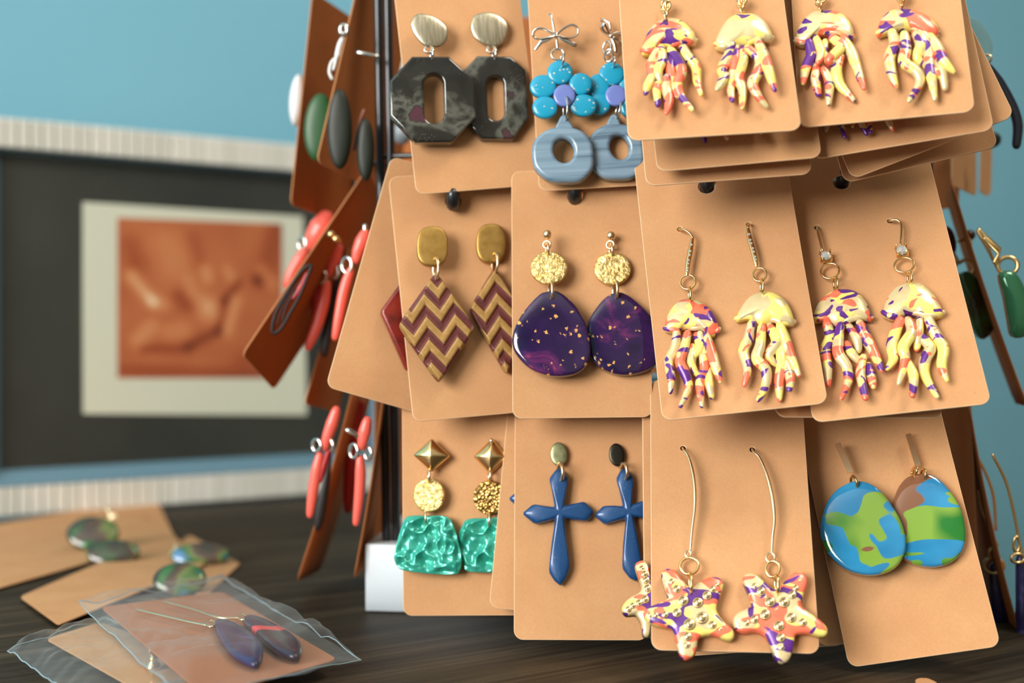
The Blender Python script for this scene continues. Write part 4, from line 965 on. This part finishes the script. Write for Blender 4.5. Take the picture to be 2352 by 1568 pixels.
# --- swirled drops
for bar, lk, out, z, lab in (
    ([(932, 190), (986, 365)], [(1015, 385, 1015, 445), (968, 372, 966, 420)], [(960, 412), (1040, 403), (1110, 440), (1180, 520), (1230, 610), (1253, 720), (1245, 810), (1200, 880), (1120, 918), (1040, 922), (940, 900), (880, 850), (850, 700), (845, 600), (870, 500), (912, 438)], .0012, 'swirled resin drop earring with brown band, right one on its card'),
    ([(542, 242), (612, 402)], [(620, 425, 645, 490)], [(590, 462), (640, 446), (710, 455), (780, 500), (850, 590), (900, 680), (922, 780), (910, 860), (860, 930), (770, 965), (680, 965), (580, 930), (490, 850), (448, 760), (446, 680), (480, 570), (530, 500)], .0044, 'swirled blue and green resin drop earring, left one on its card')):
    e = Ear(KF['R3D'], CJ, bar[1][0], bar[1][1], 'swirl_earring', lab, 'earring', 'swirled drop earrings', z)
    a, b = e.L(bar[0], .001), e.L(bar[1], .001); d = (b - a).normalized(); s = Vector((-d.y, d.x, 0)) * (15 * e.k)
    V = [tuple(p + q * s + Vector((0, 0, h))) for h in (0, .0014) for p, q in ((a, -1), (b, -1), (b, 1), (a, 1))]
    e.add('bar_stud', (V, [(3, 2, 1, 0), (4, 5, 6, 7), (0, 1, 5, 4), (1, 2, 6, 5), (2, 3, 7, 6), (3, 0, 4, 7)]), GOLDW, smooth=False)
    for l in lk: e.link(*l, GOLD, .00045, .0014, .0024, 10)
    e.dome('drop', catmull(out, 3), SWIRLB if 'brown' in lab else SWIRL, 0, .0016, .0034, p=4, rings=14)
# ------------------------------------------------------------------ earrings on the left face of the rack
CM, CN, CO = (540, 880, .3316), (540, 400, .3509), (640, 0, .3061)
def side_ear(cs, px, py, d, name, label, group=None, yaw=0.0, cat='earring'):
    x, y = cs[0] + px * cs[2], cs[1] + py * cs[2]
    return Ear(view_frame(x, y, d, None, yaw), cs, px, py, name, label, cat, group, 0.0)
def coral(cs, d, up, lo, rings, label, mat=None, wu=45, wl=38, extra=None):
    e = side_ear(cs, up[0][0], up[0][1], d, 'coral_drop_earring', label, 'coral drop earrings')
    mat = mat or CORAL; k = e.k
    if up: e.tube('upper_bead', up, [wu * .75 * k, wu * k, wu * .85 * k, wu * .6 * k], mat, flat=.7, seg=12, k=5)
    if lo: e.tube('long_drop', lo, [wl * .7 * k, wl * k, wl * k, wl * .9 * k, wl * .65 * k], mat, flat=.7, seg=12, k=5)
    for r in rings: e.ring('jump_ring', r[0], r[1], r[2], r[3], SILVER, .0007, 0.0, .001)
    if extra: extra(e)
coral(CM, .496, [(700, 190), (672, 280), (640, 370), (620, 440)], [(585, 500), (560, 620), (535, 780), (518, 910)], [(565, 430, 32, 42), (655, 430, 26, 42)],
      'coral clay drop earring hanging lowest on the left, beside the edge-on card', extra=lambda e: e.tube('second_strand', [(645, 480), (615, 580), (590, 680)], [22 * e.k, 24 * e.k, 12 * e.k], CORALD, seg=10))
coral(CM, .487, [(915, 262), (900, 330), (885, 400), (875, 440)], [(865, 520), (868, 640), (858, 800), (838, 965)], [(822, 470, 30, 48), (922, 485, 24, 44)],
      'coral clay drop earring left of the white base corner', extra=lambda e: e.tube('ear_post', [(780, 325), (850, 362)], .0011, SILVER, k=1))
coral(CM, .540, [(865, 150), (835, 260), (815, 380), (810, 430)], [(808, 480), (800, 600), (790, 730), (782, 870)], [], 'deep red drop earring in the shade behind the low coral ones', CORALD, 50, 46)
coral(CM, .535, [(1030, 140), (1026, 180), (1022, 220), (1018, 255)], [(1000, 410), (1000, 500), (998, 600), (985, 690)], [(1018, 320, 22, 34)], 'thin coral drop earring beside the left black post, lower row', None, 20, 26)
coral(CN, .552, [(590, 300), (570, 350), (530, 410), (500, 450)], [(455, 500), (415, 570), (375, 640), (340, 720)], [(440, 455, 26, 40)], 'coral drop earring with a round bead, on the far side of the swinging card', None, 88, 40)
coral(CN, .531, [(680, 480), (660, 540), (635, 600), (615, 650)], [(600, 720), (575, 850), (535, 990), (478, 1130)], [(560, 672, 38, 42), (650, 640, 28, 40)], 'coral drop earring between the swinging card and the narrow card', None, 38, 40,
      extra=lambda e: e.tube('second_strand', [(548, 730, -.002), (530, 820, -.002), (520, 940, -.002)], [20 * e.k, 32 * e.k, 20 * e.k], CORALD, seg=10))
coral(CN, .508, [(850, 390), (830, 440), (805, 500), (790, 560)], [(755, 630), (715, 750), (685, 900), (655, 1065)], [(732, 595, 34, 50)], 'coral drop earring nearest the tilted front card, left side', None, 46, 36,
      extra=lambda e: e.tube('ear_post', [(850, 340), (852, 380)], .001, SILVER, k=1))
def dark_drop(cs, d, pts, label, mat=DARKG, H=.0022, name='long_dark_drop', extra=None, group='dark drops'):
    cx = sum(p[0] for p in pts) / len(pts); cy = sum(p[1] for p in pts) / len(pts)
    e = side_ear(cs, cx, cy, d, name, label, group)
    e.dome('drop', catmull(pts, 3), mat, 0, .0008, H, p=2.6)
    if extra: extra(e)
# resin loop on the swinging card: black rim around a coral heart
e = side_ear(CN, 370, 820, .4985, 'resin_drop_earring', 'black rimmed drop earring with coral inside, on the swinging card')
lo = [(500, 600), (470, 680), (425, 790), (365, 900), (300, 1010), (250, 1040), (245, 990), (270, 900), (330, 790), (400, 680), (460, 610)]
e.tube('dark_rim', [(x, y, 0) for x, y in lo], 11 * e.k, INK, closed=True, k=4)
e.tube('coral_heart', [(470, 650), (430, 740), (380, 810)], [10 * e.k, 22 * e.k, 10 * e.k], CORALD, seg=10, flat=.4)
e.tube('vein', [(400, 760), (340, 850), (310, 960)], 7 * e.k, INK); e.tube('vein', [(430, 700), (330, 820), (270, 990)], 5 * e.k, INK)
dark_drop(CN, .5365, [(720, 480), (700, 640), (670, 820), (640, 1000), (600, 1185), (565, 1180), (560, 1080), (600, 900), (650, 700), (690, 540)], 'long dark drop on the narrow card at the left', INK)  # long dark domed strip along the narrow card
e = side_ear(CN, 660, 410, .512, 'gold_clasp', 'small gold clasp behind the swinging card', cat='clasp')
e.add('bead', ballm(e.L((630, 395), 0), .0016, 8), GOLD); e.add('bead', ballm(e.L((662, 425), 0), .0016, 8), GOLD); e.tube('pin', [(615, 380), (690, 440)], .0005, GOLD, k=1)
dark_drop(CM, .512, [(665, 480), (660, 620), (640, 800), (610, 960), (575, 1025), (550, 1000), (555, 880), (590, 740), (630, 600)], 'long dark drop on the lowest card at the left', INK)  # dark domed strip along the lowest card
dark_drop(CO, .527, ell(300, 950, 112, 255, 30, .06), 'dark green oval earring on the outermost top left card', plain('green_resin', (34, 84, 40), .4), .003, 'green_oval_earring',
          group=None)
dark_drop(CO, .497, ell(455, 965, 92, 300, 30, .0), 'long dark green oval earring on the shaded top left card', DARKG, .003, 'green_oval_earring',
          lambda e: (e.tube('link', [(400, 590, .001), (380, 540, .001), (395, 470, .001), (430, 440, .001), (412, 520, .001)], .0006, WHITEG), e.tube('link', [(440, 420), (455, 350), (475, 300)], .0011, WHITEG), e.ring('link', 490, 225, 26, 36, SILVER, .0009)), None)
dark_drop(CO, .5005, ell(650, 1120, 66, 235, 30, .0), 'dark oval earring nearest the left black post', DARKG, .003, 'green_oval_earring',
          lambda e: (e.tube('ear_post', [(600, 395), (740, 425)], .0009, SILVER, k=1), e.tube('pink_bar', [(640, 830), (600, 940), (565, 1120)], 13 * e.k, plain('dusky_pink', (150, 92, 76), .5))), None)
dark_drop(CO, .560, ell(135, 745, 58, 195, 30, .08), 'white glazed oval earring behind the outermost top left card', WHITEG, .005, 'white_oval_earring', group=None)
e = side_ear(CO, 910, 500, .56, 'pearl_bead_earring', 'pale grey bead earring glimpsed behind the octagon card')
e.add('bead', ballm((0, 0, 0), 60 * e.k, 12, (1, 1.2, 1)), WHITEG); e.add('bead', ballm(e.L((925, 1000), 0), 72 * e.k, 12, (1, 1.2, 1)), plain('blue_grey_glaze', (150, 165, 175), .3)); e.tube('cord', [(910, 560), (920, 940)], .0006, SILVER, k=1)

# ------------------------------------------------------------------ earrings on the right face of the rack
Q1, Q2, Q3 = (2152, 900, .4264), (2102, 380, .3698), (2102, 0, .268)
e = side_ear(Q2, 205, 470, .492, 'olive_drop_earring', 'dark olive drop earring with a brown bead, right of the jellyfish cards', None)
e.dome('brown_bead', ell(212, 470, 46, 98, 26, -.18), plain('brown_resin', (72, 34, 18), .15, 0, Coat_Weight=.8), 0, .001, .0035)
e.tube('gold_arc', [(165, 430, .002), (180, 490, .003), (235, 545, .003), (262, 590, .002)], .0007, GOLD)
e.ring('ring', 305, 642, 56, 52, GOLD, .0007, 0, .001); e.tube('link', [(230, 590), (270, 605), (290, 590)], .0007, GOLD)
e.dome('drop', catmull([(262, 700), (320, 655), (378, 690), (440, 810), (492, 940), (494, 1015), (432, 1080), (375, 1040), (335, 930), (300, 810)], 3), OLIVE, 0, .0015, .0040)
e.tube('pin', [(270, 470), (330, 455), (345, 490)], .0007, GOLD); e.add('dark_bead', ballm(e.L((340, 432), -.002), 34 * e.k, 8), plain('brown_bead', (58, 28, 16), .2))
e = side_ear(Q2, 480, 520, .466, 'green_drop_earring', 'iridescent green drop earring on a gold triangle, at the right edge')
e.tube('gold_triangle', [(395, 400), (525, 520), (500, 620), (455, 520), (390, 410)], .0008, GOLD, k=1)
e.tube('gold_triangle', [(430, 455, .003), (520, 545, .003), (490, 600, .003)], .0007, GOLD, k=1)
e.ring('ring', 575, 622, 56, 54, GOLD, .0008, 0, .001)
e.dome('drop', catmull([(530, 680), (590, 650), (650, 690), (720, 850), (740, 980), (690, 1060), (610, 1062), (585, 960), (560, 820)], 3), plain('iridescent_green', (52, 122, 84), .12, .3, Coat_Weight=.8), 0, .002, .005)
e = side_ear(Q1, 320, 960, .482, 'indigo_drop_earring', 'indigo drop earring on gold wires left of the edge-on lower card', 'indigo drop earrings')
e.tube('gold_wire', [(190, 310), (255, 420), (305, 560), (318, 740)], .0006, GOLD); e.tube('gold_wire', [(225, 540), (255, 670), (325, 825)], .0006, GOLD)
e.ring('ring', 308, 935, 48, 40, GOLD, .0007, 0, .001); e.ring('ring', 300, 870, 20, 26, GOLD, .0006)
e.tube('drop', [(318, 950, -.002), (335, 1080, -.002), (352, 1220, -.002), (352, 1350, -.002)], [38 * e.k, 50 * e.k, 54 * e.k, 30 * e.k], INDIGO, flat=.7, seg=12)
e = side_ear(Q1, 440, 900, .462, 'indigo_drop_earring', 'indigo drop earring on a long gold wire at the right edge', 'indigo drop earrings')
e.tube('gold_wire', [(300, 340), (370, 480), (412, 640), (440, 790), (455, 860)], .0006, GOLD); e.ring('ring', 435, 895, 36, 24, GOLD, .0006); e.ring('ring', 428, 820, 16, 40, GOLD, .0006)
e.tube('drop', [(455, 900, -.002), (470, 1040, -.002), (475, 1200, -.002), (462, 1340, -.002)], [32 * e.k, 48 * e.k, 54 * e.k, 30 * e.k], INDIGO, flat=.7, seg=12)
e = side_ear(Q3, 760, 760, .470, 'dark_crescent_earring', 'dark blue crescent earring outside the tilted top right card')
e.tube('crescent', [(640, 560), (720, 690), (790, 820), (850, 950), (880, 1080), (868, 1240)], [16 * e.k, 38 * e.k, 44 * e.k, 46 * e.k, 46 * e.k, 40 * e.k], plain('midnight_resin', (20, 32, 52), .15, 0, Coat_Weight=.8), flat=.5, seg=12)
e.ring('ring', 612, 505, 28, 34, GOLDW, .0006, 0, .001); e.tube('pin', [(430, 130), (432, 200), (455, 260)], .0006, GOLDW)
e = side_ear(Q3, 540, 290, .486, 'sheer_petal_earring', 'sheer pale green petal earring at the top right against the wall')
SHEER = film(0.5, 0.30); SHEER.name = 'sheer_green'
for nd in SHEER.node_tree.nodes:
    if nd.type == 'BSDF_PRINCIPLED': nd.inputs['Base Color'].default_value = lin((170, 205, 190)); nd.inputs['Roughness'].default_value = .5
e.dome('petal', catmull([(450, 150), (540, 170), (640, 300), (670, 420), (630, 480), (560, 400), (480, 290)], 3), SHEER, 0, .0004, .0016)
e = side_ear(Q3, 680, 1215, .520, 'dark_green_earring', 'dark green rounded earring below the tilted top right card')
e.dome('drop', ell(665, 1195, 75, 68, 24), DARKG, 0, .002, .004)

# ------------------------------------------------------------------ things lying on the table
def TP(px, py, z): d = (CAMZ - z) * F / (py - 784); return W(px, py, d)
def quad_card(c, label, mat=KRAFT, r=.06, name='earring_card', hole=None, cat='card'):
    P = [TP(*q) for q in c]             # corners in order around, each (px, py, z)
    O = P[0]; ex = (P[1] - P[0]).normalized(); n = ex.cross(P[3] - P[0]).normalized(); ey = n.cross(ex)
    if n.z < 0: n = -n; 
    loc = [((p - O).dot(ex), (p - O).dot(ey)) for p in P]
    out = []
    for i in range(4):
        a, b, cc = Vector(loc[i - 1]), Vector(loc[i]), Vector(loc[(i + 1) % 4])
        p, q = b + (a - b).normalized() * .004, b + (cc - b).normalized() * .004
        for t in (0, .25, .5, .75, 1): out.append(tuple(p * (1 - t) ** 2 + b * 2 * t * (1 - t) + q * t * t))
    f = Frame(O, ex, ey)
    holes = []
    if hole: u, v, t = f.uv(hole[0], hole[1]); holes = [ell(u, v, .003, .003, 16)]
    V, Fc, fl = plate(out, holes, -.0005, .0, .0001)
    o = mkobj(name, V, Fc, mat, None, fmat(f), True, fl); tag(o, label, cat); return f
f1 = quad_card([(-60, 1366, .0012), (402, 1234, .0012), (356, 1139, .0012), (-170, 1232, .0012)], 'large flat brown card at the left rear of the table', KRAFT, hole=(340, 1191))
f3 = quad_card([(330, 1296, .0008), (470, 1372, .0008), (552, 1293, .0008), (436, 1228, .0008)], 'small brown card on the table with its orange corner pointing right')
f2 = quad_card([(46, 1369, .0022), (135, 1434, .0022), (470, 1296, .0022), (392, 1222, .0022)], 'flat brown card on the table, corner pointing to the front left')
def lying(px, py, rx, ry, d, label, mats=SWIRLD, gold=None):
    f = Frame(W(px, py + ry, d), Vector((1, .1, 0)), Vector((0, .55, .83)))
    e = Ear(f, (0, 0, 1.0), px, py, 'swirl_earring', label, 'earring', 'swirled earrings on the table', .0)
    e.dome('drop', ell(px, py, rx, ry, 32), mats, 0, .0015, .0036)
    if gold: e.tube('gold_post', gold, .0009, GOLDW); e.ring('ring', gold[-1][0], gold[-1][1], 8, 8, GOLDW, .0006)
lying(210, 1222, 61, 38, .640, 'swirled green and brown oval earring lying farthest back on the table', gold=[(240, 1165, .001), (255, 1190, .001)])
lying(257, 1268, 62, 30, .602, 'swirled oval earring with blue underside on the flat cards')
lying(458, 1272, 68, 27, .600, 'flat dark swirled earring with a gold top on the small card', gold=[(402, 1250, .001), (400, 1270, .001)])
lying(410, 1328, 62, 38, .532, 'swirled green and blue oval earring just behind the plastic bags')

def bag(c, label, seed, thick=.004, nlines=4):
    P = [TP(*q) for q in c]; N = 44
    e = bpy.data.objects.new('plastic_bag', None); COL.objects.link(e); e.location = (P[0] + P[2]) / 2; tag(e, label, 'bag')
    def sheet(off, amp, sd):
        V = []
        for j in range(N + 1):
            for i in range(N + 1):
                s, t = i / N, j / N
                p = P[0] * (1 - s) * (1 - t) + P[1] * s * (1 - t) + P[2] * s * t + P[3] * (1 - s) * t
                ed = min(s, 1 - s, t, 1 - t) * 2
                q = Vector((s * 2.2 + sd, t * 6.0, sd)); r = abs(noise.noise(q)) + .5 * abs(noise.noise(q * 2.3))
                wv = noise.noise(Vector((s * 5 + sd, t * 4, 2.0))) * .0012
                e2 = (P[1] - P[0]).normalized(); e3 = (P[3] - P[0]).normalized()
                edge_w = noise.noise(Vector((s * 4, t * 4, sd + 9))) * .0035
                p = p + Vector((e3.x, e3.y, 0)) * edge_w * (1 - min(1, ed * 3)) + Vector((0, 0, off * min(1, ed * 5) + amp * (r - .25) + wv * .5))
                p.z = max(p.z, .0007); V.append(p - e.location)
        return V, [(j * (N + 1) + i, j * (N + 1) + i + 1, (j + 1) * (N + 1) + i + 1, (j + 1) * (N + 1) + i) for j in range(N) for i in range(N)]
    top = sheet(thick, .0030, seed); bot = sheet(-.0008, .0, seed)
    mkobj('top_film', *top, FILM, e); mkobj('bottom_film', *bot, FILM, e)
    n1 = N + 1; ring = [i for i in range(n1)] + [j * n1 + N for j in range(1, n1)] + [N * n1 + i for i in range(N - 1, -1, -1)] + [j * n1 for j in range(N - 1, 0, -1)]
    SE = plain('milky_film_edge', (150, 176, 186), .3)
    mkobj('seam', *tube([top[0][i] for i in ring[::2]],   .00020, 6, True), SE, e)
    return e
bag([(16, 1493, .0035), (240, 1420, .0035), (600, 1520, .0035), (190, 1610, .0035)], 'clear plastic bag at the lower left corner with a brown card inside', 3.1, .0045)
quad_card([(105, 1466, .0020), (345, 1600, .0020), (560, 1545, .0020), (230, 1428, .0020)], 'brown card inside the lower left plastic bag')
bag([(181, 1387, .0105), (515, 1336, .0085), (826, 1510, .0060), (430, 1612, .0115)], 'front clear plastic bag holding two dark purple drop earrings', 8.4, .0065)
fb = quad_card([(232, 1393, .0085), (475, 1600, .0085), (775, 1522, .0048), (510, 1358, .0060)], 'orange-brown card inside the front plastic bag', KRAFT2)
# the bagged earrings lie on that card
P = [TP(232, 1393, .0098), TP(475, 1600, .0098), TP(510, 1358, .0073)]
ex = (P[1] - P[0]).normalized(); nn = ex.cross(P[2] - P[0]).normalized()
fx = Frame(P[0], ex, nn.cross(ex))
for out, wire, rg, mt, lab in (
    ([(1570, 885), (1640, 878), (1760, 930), (1880, 1000), (1942, 1070), (1922, 1130), (1820, 1115), (1720, 1050), (1640, 975), (1582, 925)], [(1060, 790), (1250, 840), (1400, 890), (1545, 895)], (1562, 888, 24, 18), CHEVR, 'dark drop earring with a coral stripe inside the front bag'),
    ([(1382, 915), (1432, 900), (1520, 930), (1630, 1000), (1692, 1080), (1672, 1172), (1600, 1172), (1500, 1120), (1430, 1035), (1392, 960)], [(880, 840), (1030, 875), (1200, 915), (1335, 942)], (1358, 930, 28, 20), INDIGO, 'plain dark purple drop earring inside the front bag')):
    e = Ear(fx, CK, sum(p[0] for p in out) / len(out), sum(p[1] for p in out) / len(out), 'bagged_drop_earring', lab, 'earring', None, .0003)
    e.dome('drop', catmull(out, 3), mt, 0, .0012, .0026, p=3.5)
    e.tube('gold_wire', [(x, y, .0008) for x, y in wire], .00045, GOLDW); e.ring('ring', *rg, GOLDW, .0005, .0012)
e = bpy.data.objects.new('gold_charm', None); COL.objects.link(e); e.location = TP(352, 1535, .0022); e.scale = (.75, .75, .6); tag(e, 'small gold bell charm in the lower left plastic bag', 'charm')
prof = [(.0004, .0075), (.0012, .0072), (.0016, .0058), (.0020, .0052), (.0016, .0045), (.0028, .0025), (.0036, .0004), (.0034, 0), (.0001, 0)]
V, Fc = [], []; n = 20
for r, z in prof:
    for i in range(n): V.append((r * math.cos(2 * PI * i / n), r * math.sin(2 * PI * i / n), z))
for k in range(len(prof) - 1):
    for i in range(n): Fc.append((k * n + i, (k + 1) * n + i, (k + 1) * n + (i + 1) % n, k * n + (i + 1) % n))
mkobj('bell', V, Fc, GOLD, e); mkobj('loop', *tube([(0.0016 * math.cos(a), 0, .0086 + .0016 * math.sin(a)) for a in [2 * PI * i / 14 for i in range(14)]], .0004, 6, True), GOLD, e)
f5 = quad_card([(2096, 1566, .0010), (2160, 1585, .0010), (2150, 1562, .0010), (2112, 1553, .0010)], 'small round-cornered card scrap at the bottom right of the table')
